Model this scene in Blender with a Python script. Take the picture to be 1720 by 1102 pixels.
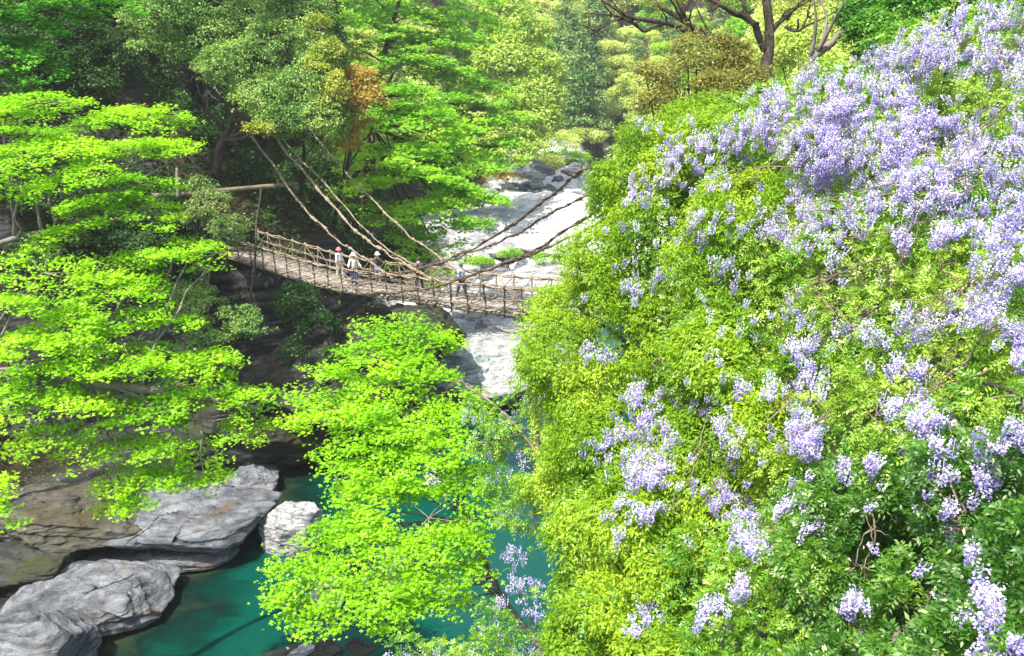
import bpy, math, random
import numpy as np
from mathutils import Vector

# ------------------------------------------------------------------ camera, world, sun
for o in list(bpy.data.objects): bpy.data.objects.remove(o)
scene = bpy.context.scene
COL = scene.collection
F = 1500.0; PITCH = math.radians(18.0); CAMZ = 22.0     # focal length in photo pixels (1720 wide)
cam = bpy.data.cameras.new('camera'); camo = bpy.data.objects.new('camera', cam); COL.objects.link(camo)
camo.location = (0, 0, CAMZ); camo.rotation_euler = (math.radians(90) - PITCH, 0, 0)
cam.sensor_width = 36; cam.lens = 36 * F / 1720; cam.clip_end = 3000; cam.clip_start = 0.2
scene.camera = camo

SUN_EL, SUN_AZ = 64.0, -134.0         # azimuth measured from +Y towards +X
w = bpy.data.worlds.new('World'); scene.world = w; w.use_nodes = True
nt = w.node_tree; nt.nodes.clear()
sky = nt.nodes.new('ShaderNodeTexSky'); sky.sky_type = 'NISHITA'; sky.sun_disc = False
sky.sun_elevation = math.radians(SUN_EL); sky.sun_rotation = math.radians(SUN_AZ)
sky.air_density = 1.0; sky.dust_density = 3.0
bg = nt.nodes.new('ShaderNodeBackground'); bg.inputs[1].default_value = 0.15
out = nt.nodes.new('ShaderNodeOutputWorld')
nt.links.new(sky.outputs[0], bg.inputs[0]); nt.links.new(bg.outputs[0], out.inputs[0])
sd = bpy.data.lights.new('sun', 'SUN'); sd.energy = 4.0; sd.angle = math.radians(0.5); sd.color = (1.0, 0.96, 0.88)
so = bpy.data.objects.new('sun', sd); COL.objects.link(so)
el, az = math.radians(SUN_EL), math.radians(SUN_AZ)
SD = Vector((math.sin(az) * math.cos(el), math.cos(az) * math.cos(el), math.sin(el)))
so.rotation_euler = SD.to_track_quat('Z', 'Y').to_euler()
vs = scene.view_settings
vs.view_transform = 'Standard'; vs.look = 'None'; vs.gamma = 1; vs.exposure = 1.35
scene.cycles.max_bounces = 6; scene.cycles.diffuse_bounces = 3; scene.cycles.transmission_bounces = 3
scene.cycles.glossy_bounces = 2; scene.cycles.transparent_max_bounces = 4

# ------------------------------------------------------------------ helpers
R = np.random.RandomState(7)
SP, CP = math.sin(PITCH), math.cos(PITCH)
def pt(px, py, d):
    """photo pixel and distance along the view axis -> world point"""
    a = (px - 860) / F; b = (py - 551) / F
    return np.array([a * d, d * (CP - b * SP), CAMZ - d * (SP + b * CP)])
def m_per_px(d): return d / F

def hashf(i, j, k, s):
    n = (i * 73856093) ^ (j * 19349663) ^ (k * 83492791) ^ (s * 2654435761)
    n = (n ^ (n >> 13)) * 1274126177
    n = n & 0x7fffffff
    n = (n ^ (n >> 16)) & 0xffff
    return n / 65535.0
def vnoise(p, s=0):
    p = np.asarray(p, float); q = np.floor(p).astype(np.int64); f = p - q
    f = f * f * (3 - 2 * f); r = 0
    for a in (0, 1):
        for b in (0, 1):
            for c in (0, 1):
                wgt = (f[:, 0] if a else 1 - f[:, 0]) * (f[:, 1] if b else 1 - f[:, 1]) * (f[:, 2] if c else 1 - f[:, 2])
                r = r + wgt * hashf(q[:, 0] + a, q[:, 1] + b, q[:, 2] + c, s)
    return r
def fbm(p, s=0, o=4):
    r = 0; a = .5; p = np.asarray(p, float)
    for i in range(o):
        r = r + a * vnoise(p, s + i); p = p * 2.03; a *= .5
    return r / (1 - .5 ** o)
def unit(v): return v / np.maximum(np.linalg.norm(v, axis=-1, keepdims=True), 1e-9)
def sphere(n): return unit(R.randn(n, 3))

def mesh_np(name, V, faces, mat, parent=None, tint=None, smooth=False, attrs=None):
    """faces: (M,k) array; returns a linked object"""
    V = np.asarray(V, np.float32); Fc = np.asarray(faces, np.int32); M, k = Fc.shape
    me = bpy.data.meshes.new(name)
    me.vertices.add(len(V)); me.vertices.foreach_set('co', V.ravel())
    me.loops.add(M * k); me.loops.foreach_set('vertex_index', Fc.ravel())
    me.polygons.add(M); me.polygons.foreach_set('loop_start', np.arange(0, M * k, k, dtype=np.int32))
    try: me.polygons.foreach_set('loop_total', np.full(M, k, dtype=np.int32))
    except Exception: pass
    if tint is not None:
        a = me.attributes.new('tint', 'FLOAT', 'FACE'); a.data.foreach_set('value', np.asarray(tint, np.float32))
    for an, av in (attrs or {}).items():
        a = me.attributes.new(an, 'FLOAT', 'POINT'); a.data.foreach_set('value', np.asarray(av, np.float32))
    me.update(calc_edges=True); me.validate()
    if smooth: me.polygons.foreach_set('use_smooth', np.ones(M, dtype=bool))
    me.materials.append(mat)
    o = bpy.data.objects.new(name, me); COL.objects.link(o)
    if parent is not None: o.parent = parent
    return o
def thing(name, label, cat, loc=(0, 0, 0), group=None):
    o = bpy.data.objects.new(name, None); COL.objects.link(o); o.location = [float(v) for v in loc]
    o.empty_display_size = .5
    o['label'] = label; o['category'] = cat
    if group: o['group'] = group
    return o
def tag(o, label, cat, group=None):
    o['label'] = label; o['category'] = cat
    if group: o['group'] = group
    return o
def structure(o): o['kind'] = 'structure'; return o
def dup(root, loc, rot, sc, label, group):
    r = root.copy(); COL.objects.link(r); r.location = [float(v) for v in loc]; r.rotation_euler = (0, 0, rot); r.scale = (sc,) * 3 if not hasattr(sc, '__len__') else sc
    r['label'] = label
    if group: r['group'] = group
    for ch in list(root.children):
        c = ch.copy(); COL.objects.link(c); c.parent = r
    return r

# ------------------------------------------------------------------ materials
def newmat(name):
    m = bpy.data.materials.new(name); m.use_nodes = True; m.node_tree.nodes.clear()
    return m, m.node_tree
def N(t, ty, **kw):
    n = t.nodes.new(ty)
    for k, v in kw.items(): setattr(n, k, v)
    return n
def ramp(t, stops):
    r = t.nodes.new('ShaderNodeValToRGB'); e = r.color_ramp.elements
    while len(e) > 1: e.remove(e[-1])
    e[0].position = stops[0][0]; e[0].color = (*stops[0][1], 1)
    for p, c in stops[1:]:
        x = e.new(p); x.color = (*c, 1)
    return r
def leafmat(name, dark, mid, light, trans=.45, gloss=.06, tr_gain=1.25):
    m, t = newmat(name)
    at = N(t, 'ShaderNodeAttribute', attribute_name='tint')
    r = ramp(t, [(0, dark), (.5, mid), (1, light)]); t.links.new(at.outputs['Fac'], r.inputs[0])
    d = N(t, 'ShaderNodeBsdfDiffuse'); tr = N(t, 'ShaderNodeBsdfTranslucent')
    g = N(t, 'ShaderNodeBsdfGlossy'); g.inputs['Roughness'].default_value = .45
    g.inputs['Color'].default_value = (.5, .5, .4, 1)
    mul = N(t, 'ShaderNodeMixRGB', blend_type='MULTIPLY'); mul.inputs[0].default_value = 1
    mul.inputs[2].default_value = (tr_gain, tr_gain, tr_gain * .7, 1)
    t.links.new(r.outputs[0], d.inputs[0]); t.links.new(r.outputs[0], mul.inputs[1]); t.links.new(mul.outputs[0], tr.inputs[0])
    mx = N(t, 'ShaderNodeMixShader'); mx.inputs[0].default_value = trans
    t.links.new(d.outputs[0], mx.inputs[1]); t.links.new(tr.outputs[0], mx.inputs[2])
    mg = N(t, 'ShaderNodeMixShader'); mg.inputs[0].default_value = gloss
    t.links.new(mx.outputs[0], mg.inputs[1]); t.links.new(g.outputs[0], mg.inputs[2])
    o = N(t, 'ShaderNodeOutputMaterial'); t.links.new(mg.outputs[0], o.inputs[0])
    return m
def barkmat(name, c1, c2, scale=6, stretch=.25):
    m, t = newmat(name)
    co = N(t, 'ShaderNodeTexCoord'); mp = N(t, 'ShaderNodeMapping'); mp.inputs['Scale'].default_value = (1, 1, stretch)
    no = N(t, 'ShaderNodeTexNoise'); no.inputs['Scale'].default_value = scale; no.inputs['Detail'].default_value = 8
    r = ramp(t, [(.3, c1), (.7, c2)])
    p = N(t, 'ShaderNodeBsdfPrincipled'); p.inputs['Roughness'].default_value = .85; p.inputs['Specular IOR Level'].default_value = .2
    b = N(t, 'ShaderNodeBump'); b.inputs['Strength'].default_value = .6; b.inputs['Distance'].default_value = .03
    o = N(t, 'ShaderNodeOutputMaterial')
    t.links.new(co.outputs['Object'], mp.inputs[0]); t.links.new(mp.outputs[0], no.inputs[0]); t.links.new(no.outputs[0], r.inputs[0])
    t.links.new(r.outputs[0], p.inputs['Base Color']); t.links.new(no.outputs[0], b.inputs['Height']); t.links.new(b.outputs[0], p.inputs['Normal'])
    t.links.new(p.outputs[0], o.inputs[0]); return m
def flatmat(name, c, rough=.8):
    m, t = newmat(name); p = N(t, 'ShaderNodeBsdfPrincipled')
    co = N(t, 'ShaderNodeTexCoord'); no = N(t, 'ShaderNodeTexNoise'); no.inputs['Scale'].default_value = 14
    r = ramp(t, [(.3, tuple(v * .8 for v in c)), (.7, tuple(min(1, v * 1.1) for v in c))])
    t.links.new(co.outputs['Object'], no.inputs[0]); t.links.new(no.outputs[0], r.inputs[0]); t.links.new(r.outputs[0], p.inputs['Base Color'])
    p.inputs['Roughness'].default_value = rough
    o = N(t, 'ShaderNodeOutputMaterial'); t.links.new(p.outputs[0], o.inputs[0]); return m
def rockmat(name, c_dark, c_mid, c_light, stain=None, stain_amt=.5, scale=1.0, tilt=(0.25, -0.1, 0.3)):
    """layered schist: noise stretched along tilted strata, cracks, lichen and stains"""
    m, t = newmat(name)
    co = N(t, 'ShaderNodeTexCoord')
    mp = N(t, 'ShaderNodeMapping'); mp.inputs['Rotation'].default_value = tilt; mp.inputs['Scale'].default_value = (.5 * scale, .8 * scale, 5 * scale)
    n1 = N(t, 'ShaderNodeTexNoise'); n1.inputs['Scale'].default_value = 1.3; n1.inputs['Detail'].default_value = 10; n1.inputs['Roughness'].default_value = .65
    n2 = N(t, 'ShaderNodeTexNoise'); n2.inputs['Scale'].default_value = 1.1 * scale; n2.inputs['Detail'].default_value = 9; n2.inputs['Roughness'].default_value = .7
    r = ramp(t, [(.32, c_dark), (.46, c_mid), (.62, c_light)])
    r2 = ramp(t, [(.35, (.55, .55, .55)), (.62, (1.1, 1.1, 1.1))])
    mu = N(t, 'ShaderNodeMixRGB', blend_type='MULTIPLY'); mu.inputs[0].default_value = .8
    L = t.links.new
    L(co.outputs['Object'], mp.inputs[0]); L(mp.outputs[0], n1.inputs[0]); L(co.outputs['Object'], n2.inputs[0])
    L(n1.outputs[0], r.inputs[0]); L(n2.outputs[0], r2.inputs[0]); L(r.outputs[0], mu.inputs[1]); L(r2.outputs[0], mu.inputs[2])
    col = mu.outputs[0]
    vo = N(t, 'ShaderNodeTexVoronoi', feature='DISTANCE_TO_EDGE'); vo.inputs['Scale'].default_value = .9 * scale
    mp2 = N(t, 'ShaderNodeMapping'); mp2.inputs['Rotation'].default_value = tilt; mp2.inputs['Scale'].default_value = (.35, .5, 3.4)
    n3 = N(t, 'ShaderNodeTexNoise'); n3.inputs['Scale'].default_value = 1.5; n3.inputs['Detail'].default_value = 5
    mxv = N(t, 'ShaderNodeMixRGB'); mxv.inputs[0].default_value = .35
    L(co.outputs['Object'], mp2.inputs[0]); L(mp2.outputs[0], n3.inputs[0]); L(mp2.outputs[0], mxv.inputs[1]); L(n3.outputs['Color'], mxv.inputs[2]); L(mxv.outputs[0], vo.inputs[0])
    rc = ramp(t, [(0, (.45, .44, .42)), (.03, (1, 1, 1))]); L(vo.outputs['Distance'], rc.inputs[0])
    ng = N(t, 'ShaderNodeTexNoise'); ng.inputs['Scale'].default_value = 9 * scale; ng.inputs['Detail'].default_value = 8; ng.inputs['Roughness'].default_value = .8; L(co.outputs['Object'], ng.inputs[0])
    rg = ramp(t, [(.36, (.55, .55, .53)), (.5, (1, 1, 1)), (.64, (1.25, 1.25, 1.22))]); L(ng.outputs[0], rg.inputs[0])
    mg = N(t, 'ShaderNodeMixRGB', blend_type='MULTIPLY'); mg.inputs[0].default_value = .8; L(col, mg.inputs[1]); L(rg.outputs[0], mg.inputs[2]); col = mg.outputs[0]
    m2 = N(t, 'ShaderNodeMixRGB', blend_type='MULTIPLY'); m2.inputs[0].default_value = .7
    L(col, m2.inputs[1]); L(rc.outputs[0], m2.inputs[2]); col = m2.outputs[0]
    if stain:
        n4 = N(t, 'ShaderNodeTexNoise'); n4.inputs['Scale'].default_value = .55 * scale; n4.inputs['Detail'].default_value = 10; n4.inputs['Roughness'].default_value = .75
        L(co.outputs['Object'], n4.inputs[0])
        r4 = ramp(t, [(.6 - .18 * stain_amt, (0, 0, 0)), (.7 - .12 * stain_amt, (1, 1, 1))]); L(n4.outputs[0], r4.inputs[0])
        m4 = N(t, 'ShaderNodeMixRGB'); m4.inputs[2].default_value = (*stain, 1); L(r4.outputs[0], m4.inputs[0]); L(col, m4.inputs[1]); col = m4.outputs[0]
    p = N(t, 'ShaderNodeBsdfPrincipled'); p.inputs['Roughness'].default_value = .8; p.inputs['Specular IOR Level'].default_value = .25
    ad = N(t, 'ShaderNodeMath', operation='ADD'); L(n1.outputs[0], ad.inputs[0]); L(n2.outputs[0], ad.inputs[1])
    b = N(t, 'ShaderNodeBump'); b.inputs['Strength'].default_value = .9; b.inputs['Distance'].default_value = .12 / scale
    b2 = N(t, 'ShaderNodeBump'); b2.inputs['Strength'].default_value = .6; b2.inputs['Distance'].default_value = .05 / scale
    L(ad.outputs[0], b.inputs['Height']); L(rc.outputs[0], b2.inputs['Height']); L(b.outputs[0], b2.inputs['Normal']); L(b2.outputs[0], p.inputs['Normal'])
    L(col, p.inputs['Base Color']); o = N(t, 'ShaderNodeOutputMaterial'); L(p.outputs[0], o.inputs[0]); return m

M_maple = leafmat('maple_leaf', (.12, .33, .008), (.28, .56, .010), (.48, .68, .025), .5, .03, 1.3)
M_maple_deep = leafmat('maple_leaf_deep', (.05, .24, .015), (.11, .40, .02), (.24, .54, .03), .45, .04, 1.2)
M_maple_mid = leafmat('maple_leaf_fresh', (.11, .35, .015), (.25, .52, .02), (.44, .62, .04), .5, .04, 1.3)
M_oak = leafmat('oak_leaf', (.04, .13, .02), (.15, .31, .05), (.42, .56, .13), .35, .05, 1.2)
M_yellow = leafmat('yellow_leaf', (.20, .27, .03), (.38, .43, .05), (.52, .54, .09), .4, .05, 1.1)
M_brown = leafmat('brown_leaf', (.26, .17, .03), (.45, .31, .05), (.55, .47, .10), .4, .05, 1.1)
M_olive = leafmat('olive_leaf', (.12, .12, .02), (.23, .23, .04), (.40, .42, .10), .4, .05, 1.1)
M_pale = leafmat('pale_leaf', (.30, .44, .08), (.52, .62, .16), (.68, .72, .30), .5, .03, 1.3)
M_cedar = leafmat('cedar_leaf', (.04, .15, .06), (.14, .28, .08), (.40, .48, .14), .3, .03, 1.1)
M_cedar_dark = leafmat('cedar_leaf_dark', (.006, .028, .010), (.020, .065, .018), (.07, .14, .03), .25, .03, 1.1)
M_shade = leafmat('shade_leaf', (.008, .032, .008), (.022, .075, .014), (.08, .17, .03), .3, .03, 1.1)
M_host = leafmat('host_leaf', (.09, .22, .008), (.22, .39, .012), (.44, .57, .04), .45, .03, 1.2)
M_wist = leafmat('wisteria_leaf', (.07, .24, .012), (.22, .42, .02), (.50, .64, .09), .45, .08, 1.2)
M_right = leafmat('right_leaf', (.025, .11, .006), (.07, .22, .012), (.27, .45, .04), .4, .10, 1.2)
M_flower = leafmat('wisteria_flower', (.32, .25, .74), (.72, .67, .96), (.95, .94, 1.0), .4, .03, 1.0)
M_bark = barkmat('dark_bark', (.03, .022, .016), (.09, .07, .055))
M_barkg = barkmat('grey_bark', (.10, .09, .075), (.24, .21, .17))
M_twig = barkmat('tan_twig', (.10, .075, .05), (.26, .20, .14))
M_vine = barkmat('vine_rope', (.12, .088, .052), (.37, .31, .22), 9, 1)
M_vine_dark = barkmat('vine_rope_weathered', (.045, .032, .022), (.16, .115, .075), 9, 1)
M_plank = barkmat('deck_plank', (.13, .11, .088), (.42, .375, .31), 5, 1)
M_pole = barkmat('cut_pole', (.09, .075, .045), (.20, .17, .11), 4, 1)
M_rock = rockmat('schist_grey', (.035, .037, .042), (.10, .107, .118), (.21, .218, .232), (.10, .07, .03), .15)
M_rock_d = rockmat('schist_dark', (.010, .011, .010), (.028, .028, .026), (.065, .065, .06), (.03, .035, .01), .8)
M_rock_w = rockmat('schist_white', (.15, .15, .148), (.31, .31, .305), (.48, .48, .47), (.24, .22, .16), .25)
M_rock_g = rockmat('schist_green_grey', (.08, .10, .10), (.24, .29, .27), (.46, .50, .47), None, 0)

# ------------------------------------------------------------------ terrain
def lerpc(x, xs, ys): return np.interp(x, xs, ys)
def sstep(a, b, x):
    t = np.clip((x - a) / (b - a), 0, 1); return t * t * (3 - 2 * t)
YB = [0, 26, 28.5, 31, 34, 36, 38, 41, 44, 48, 52, 56, 62, 75, 100, 130, 170, 300]
XL = [-17, -17, -16.8, -15.2, -15.8, -15.0, -13.0, -13.2, -12.9, -10.8, -7, -5, -7.5, -7, -5, -1, 6, 30]          # left water edge
YR = [0, 20, 30, 40, 50, 60, 75, 100, 130, 170, 300]
XR = [4, 5, 7.5, 10, 12, 12, 14, 17, 20, 26, 50]                                # right water edge
def ground(x, y):
    x = np.asarray(x, float); y = np.asarray(y, float); sh = x.shape; x = x.ravel(); y = y.ravel()
    p = np.stack([x, y, np.zeros_like(x)], 1)
    n1 = fbm(p * .12, 3, 4) - .5; n2 = fbm(p * .6, 9, 4) - .5
    xl = lerpc(y, YB, XL) + n2 * 1.0; xr = lerpc(y, YR, XR) + n2
    dl = xl - x; dr = x - xr
    inside = np.minimum(-dl, -dr)                                   # >0 within channel
    bed = -0.2 - 2.7 * sstep(0, 7, inside) + n2 * 1.1
    # pale rock bar filling the channel beyond the bridge
    bar = sstep(50, 57, y) * sstep(6.5, 2.0, x - np.maximum(0, (y - 60) * .10))
    barh = .9 + (y - 55) * .018 + np.clip(y - 85, 0, None) * .05 + n2 * 1.6 + n1 * 1.5
    bed = bed * (1 - bar) + barh * bar
    # left side
    cl = lerpc(y, [0, 30, 40, 46, 52, 60, 75, 100, 140, 200], [8, 10, 9.5, 3.5, 2.0, 2.5, 3, 5, 7, 9])   # width of the low bench
    hb = lerpc(y, [0, 40, 48, 56, 70, 120], [3, 3, 8, 9, 7, 6])             # cliff height behind the bench
    zl = .3 * sstep(-.2, .6, dl) + np.clip(dl, 0, None) * (.05 + .10 * sstep(36, 44, y))
    zl = zl + hb * sstep(cl, cl + 4.0, dl) + np.clip(dl - cl - 3.5, 0, None) * (.62 + .15 * n1) + n2 * .7 + n1 * 2.0 * sstep(2, 10, dl)
    zr = .6 * sstep(0, 1, dr) + np.clip(dr, 0, None) * .55 + sstep(60, 150, y) * np.clip(dr, 0, None) * .1 + n2 * .8 + n1 * 2 * sstep(2, 10, dr)
    nearcap = sstep(4, 30, y)
    zr = np.minimum(zr, 5 + 5 * nearcap + np.clip(y - 22, 0, None) * .5)
    zl = np.minimum(zl, 13 + np.clip(y - 12, 0, None) * 1.1)
    z = np.where(dl > 0, zl, np.where(dr > 0, zr, bed))
    # closing hills at the head of the valley
    far = sstep(138, 320, y + 0.10 * np.abs(x - 5)); z = z + far * (30 + 60 * n1 + 20 * sstep(20, 90, np.abs(x - 20)))
    z = np.minimum(z, 150 + 40 * n1)
    z = np.where(y < 8, np.minimum(z, 12), z)
    bedmask = np.where((dl < .4) & (dr < .4), 1, 0) * sstep(48, 54, y)
    bedmask = np.maximum(bedmask, sstep(53, 58, y) * sstep(5.5 , 1.0, dl) * (dr < 1)) * sstep(152, 140, y)
    return z.reshape(sh), bedmask.reshape(sh)
def gz(x, y): return float(ground(np.array([x]), np.array([y]))[0][0])

xs = np.concatenate([np.linspace(-420, -60, 60)[:-1], np.linspace(-60, -30, 60)[:-1], np.linspace(-30, 30, 200)[:-1], np.linspace(30, 60, 50)[:-1], np.linspace(60, 420, 60)])
ys = np.concatenate([np.linspace(-60, 10, 24)[:-1], np.linspace(10, 90, 260)[:-1], np.linspace(90, 180, 150)[:-1], np.linspace(180, 520, 90)])
X, Y = np.meshgrid(xs, ys); Z, BM = ground(X, Y)
V = np.stack([X.ravel(), Y.ravel(), Z.ravel()], 1); nx, ny = len(xs), len(ys)
idx = np.arange(nx * ny).reshape(ny, nx)
Q = np.stack([idx[:-1, :-1].ravel(), idx[:-1, 1:].ravel(), idx[1:, 1:].ravel(), idx[1:, :-1].ravel()], 1)
m, t = newmat('valley_ground'); L = t.links.new
co = N(t, 'ShaderNodeTexCoord'); at = N(t, 'ShaderNodeAttribute', attribute_name='bed'); ge = N(t, 'ShaderNodeNewGeometry')
n1 = N(t, 'ShaderNodeTexNoise'); n1.inputs['Scale'].default_value = .7; n1.inputs['Detail'].default_value = 10; n1.inputs['Roughness'].default_value = .7
L(co.outputs['Object'], n1.inputs[0])
soil = ramp(t, [(.3, (.012, .018, .006)), (.5, (.03, .028, .012)), (.62, (.07, .05, .02)), (.75, (.04, .06, .014))]); L(n1.outputs[0], soil.inputs[0])
mp = N(t, 'ShaderNodeMapping'); mp.inputs['Scale'].default_value = (.35, .5, 3); mp.inputs['Rotation'].default_value = (.2, .1, 0)
n2 = N(t, 'ShaderNodeTexNoise'); n2.inputs['Scale'].default_value = 1.2; n2.inputs['Detail'].default_value = 10; L(co.outputs['Object'], mp.inputs[0]); L(mp.outputs[0], n2.inputs[0])
rk = ramp(t, [(.35, (.012, .013, .012)), (.5, (.035, .036, .034)), (.65, (.09, .09, .085))]); L(n2.outputs[0], rk.inputs[0])
sx = N(t, 'ShaderNodeSeparateXYZ'); L(ge.outputs['Normal'], sx.inputs[0])
sl = ramp(t, [(.45, (1, 1, 1)), (.68, (0, 0, 0))]); L(sx.outputs['Z'], sl.inputs[0])
sp_ = N(t, 'ShaderNodeSeparateXYZ'); L(ge.outputs['Position'], sp_.inputs[0])
lowz = N(t, 'ShaderNodeMapRange'); lowz.inputs[1].default_value = 1.1; lowz.inputs[2].default_value = 2.2; lowz.inputs[3].default_value = 1; lowz.inputs[4].default_value = 0; L(sp_.outputs['Z'], lowz.inputs[0])
mxz = N(t, 'ShaderNodeMath', operation='MAXIMUM'); L(sl.outputs[0], mxz.inputs[0]); L(lowz.outputs[0], mxz.inputs[1])
mx = N(t, 'ShaderNodeMixRGB'); L(mxz.outputs[0], mx.inputs[0]); L(soil.outputs[0], mx.inputs[1]); L(rk.outputs[0], mx.inputs[2])
n3 = N(t, 'ShaderNodeTexNoise'); n3.inputs['Scale'].default_value = .9; n3.inputs['Detail'].default_value = 12; n3.inputs['Roughness'].default_value = .75
mp3 = N(t, 'ShaderNodeMapping'); mp3.inputs['Scale'].default_value = (.9, .5, 2); L(co.outputs['Object'], mp3.inputs[0]); L(mp3.outputs[0], n3.inputs[0])
pb = ramp(t, [(.34, (.22, .22, .215)), (.46, (.46, .455, .45)), (.62, (.68, .67, .65))]); L(n3.outputs[0], pb.inputs[0])
mb = N(t, 'ShaderNodeMixRGB'); L(at.outputs['Fac'], mb.inputs[0]); L(mx.outputs[0], mb.inputs[1]); L(pb.outputs[0], mb.inputs[2])
p = N(t, 'ShaderNodeBsdfPrincipled'); p.inputs['Roughness'].default_value = .9; p.inputs['Specular IOR Level'].default_value = .15
b = N(t, 'ShaderNodeBump'); b.inputs['Strength'].default_value = .9; b.inputs['Distance'].default_value = .25
ad = N(t, 'ShaderNodeMath', operation='ADD'); L(n1.outputs[0], ad.inputs[0]); L(n3.outputs[0], ad.inputs[1]); L(ad.outputs[0], b.inputs['Height']); L(b.outputs[0], p.inputs['Normal'])
L(mb.outputs[0], p.inputs['Base Color']); o = N(t, 'ShaderNodeOutputMaterial'); L(p.outputs[0], o.inputs[0])
structure(mesh_np('ground', V, Q, m, smooth=True, attrs={'bed': BM.ravel()}))

# water sheet at river level; its colour follows the real depth of the bed below it
m, t = newmat('river_water'); L = t.links.new
co = N(t, 'ShaderNodeTexCoord'); at = N(t, 'ShaderNodeAttribute', attribute_name='depth')
n1 = N(t, 'ShaderNodeTexNoise'); n1.inputs['Scale'].default_value = .35; n1.inputs['Detail'].default_value = 6; n1.inputs['Distortion'].default_value = .8
mpw = N(t, 'ShaderNodeMapping'); mpw.inputs['Rotation'].default_value = (0, 0, .5); mpw.inputs['Scale'].default_value = (1, 2.2, 1); L(co.outputs['Object'], mpw.inputs[0]); L(mpw.outputs[0], n1.inputs[0])
ma = N(t, 'ShaderNodeMath', operation='MULTIPLY_ADD'); ma.inputs[1].default_value = 3.2; ma.inputs[2].default_value = -1.5; L(n1.outputs[0], ma.inputs[0])
ad = N(t, 'ShaderNodeMath', operation='ADD'); L(at.outputs['Fac'], ad.inputs[0]); L(ma.outputs[0], ad.inputs[1])
mr = N(t, 'ShaderNodeMapRange'); mr.inputs[2].default_value = 3.0; L(ad.outputs[0], mr.inputs[0])
r = ramp(t, [(0, (.030, .032, .014)), (.2, (.012, .026, .015)), (.42, (.003, .014, .011)), (.62, (.001, .026, .018)), (.85, (.001, .050, .035))]); L(mr.outputs[0], r.inputs[0])
p = N(t, 'ShaderNodeBsdfPrincipled'); p.inputs['Roughness'].default_value = .03; p.inputs['IOR'].default_value = 1.34
n2 = N(t, 'ShaderNodeTexNoise'); n2.inputs['Scale'].default_value = 1.6; n2.inputs['Detail'].default_value = 5
b = N(t, 'ShaderNodeBump'); b.inputs['Strength'].default_value = .35; b.inputs['Distance'].default_value = .06
L(co.outputs['Object'], n2.inputs[0]); L(n2.outputs[0], b.inputs['Height']); L(b.outputs[0], p.inputs['Normal']); L(r.outputs[0], p.inputs['Base Color'])
o = N(t, 'ShaderNodeOutputMaterial'); L(p.outputs[0], o.inputs[0])
gx = np.linspace(-26, 60, 220); gy = np.concatenate([np.linspace(-10, 70, 220), np.linspace(72, 300, 60)]); GX, GY = np.meshgrid(gx, gy); nW, mW = len(gx), len(gy)
iw = np.arange(nW * mW).reshape(mW, nW)
structure(mesh_np('water', np.stack([GX.ravel(), GY.ravel(), np.zeros(nW * mW)], 1),
    np.stack([iw[:-1, :-1].ravel(), iw[:-1, 1:].ravel(), iw[1:, 1:].ravel(), iw[1:, :-1].ravel()], 1), m, smooth=True, attrs={'depth': -ground(GX, GY)[0].ravel()}))

# ------------------------------------------------------------------ tubes
def tube_arrays(path, rad, sides=7, wob=0, seed=0):
    P = np.asarray(path, float); n = len(P); r = np.asarray(rad, float) * np.ones(n)
    T = unit(np.gradient(P, axis=0)); up = np.array([0.31, .17, .93]); A = unit(np.cross(T, up)); B = np.cross(T, A)
    an = np.arange(sides) * 2 * math.pi / sides
    rr = r[:, None] * np.ones(sides)[None]
    if wob:
        q = np.stack([np.repeat(np.arange(n) * .6, sides), np.tile(np.cos(an) * 1.3, n), np.tile(np.sin(an) * 1.3, n) + seed], 1)
        rr = rr * (1 + wob * (vnoise(q, seed).reshape(n, sides) - .5))
    V = P[:, None] + rr[..., None] * (np.cos(an)[None, :, None] * A[:, None] + np.sin(an)[None, :, None] * B[:, None])
    V = V.reshape(-1, 3); i = np.arange((n - 1) * sides); rw = i // sides; c = i % sides; c2 = (c + 1) % sides
    Q = np.stack([rw * sides + c, rw * sides + c2, (rw + 1) * sides + c2, (rw + 1) * sides + c], 1)
    V = np.vstack([V, P[:1], P[-1:]]); k = n * sides
    caps = [[k, (j + 1) % sides, j, k] for j in range(0)]
    e1 = np.array([[k, (j + 1) % sides, j, j] for j in range(sides)]); base = (n - 1) * sides
    e2 = np.array([[k + 1, base + j, base + (j + 1) % sides, base + (j + 1) % sides] for j in range(sides)])
    return V, Q, (e1, e2)
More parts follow.
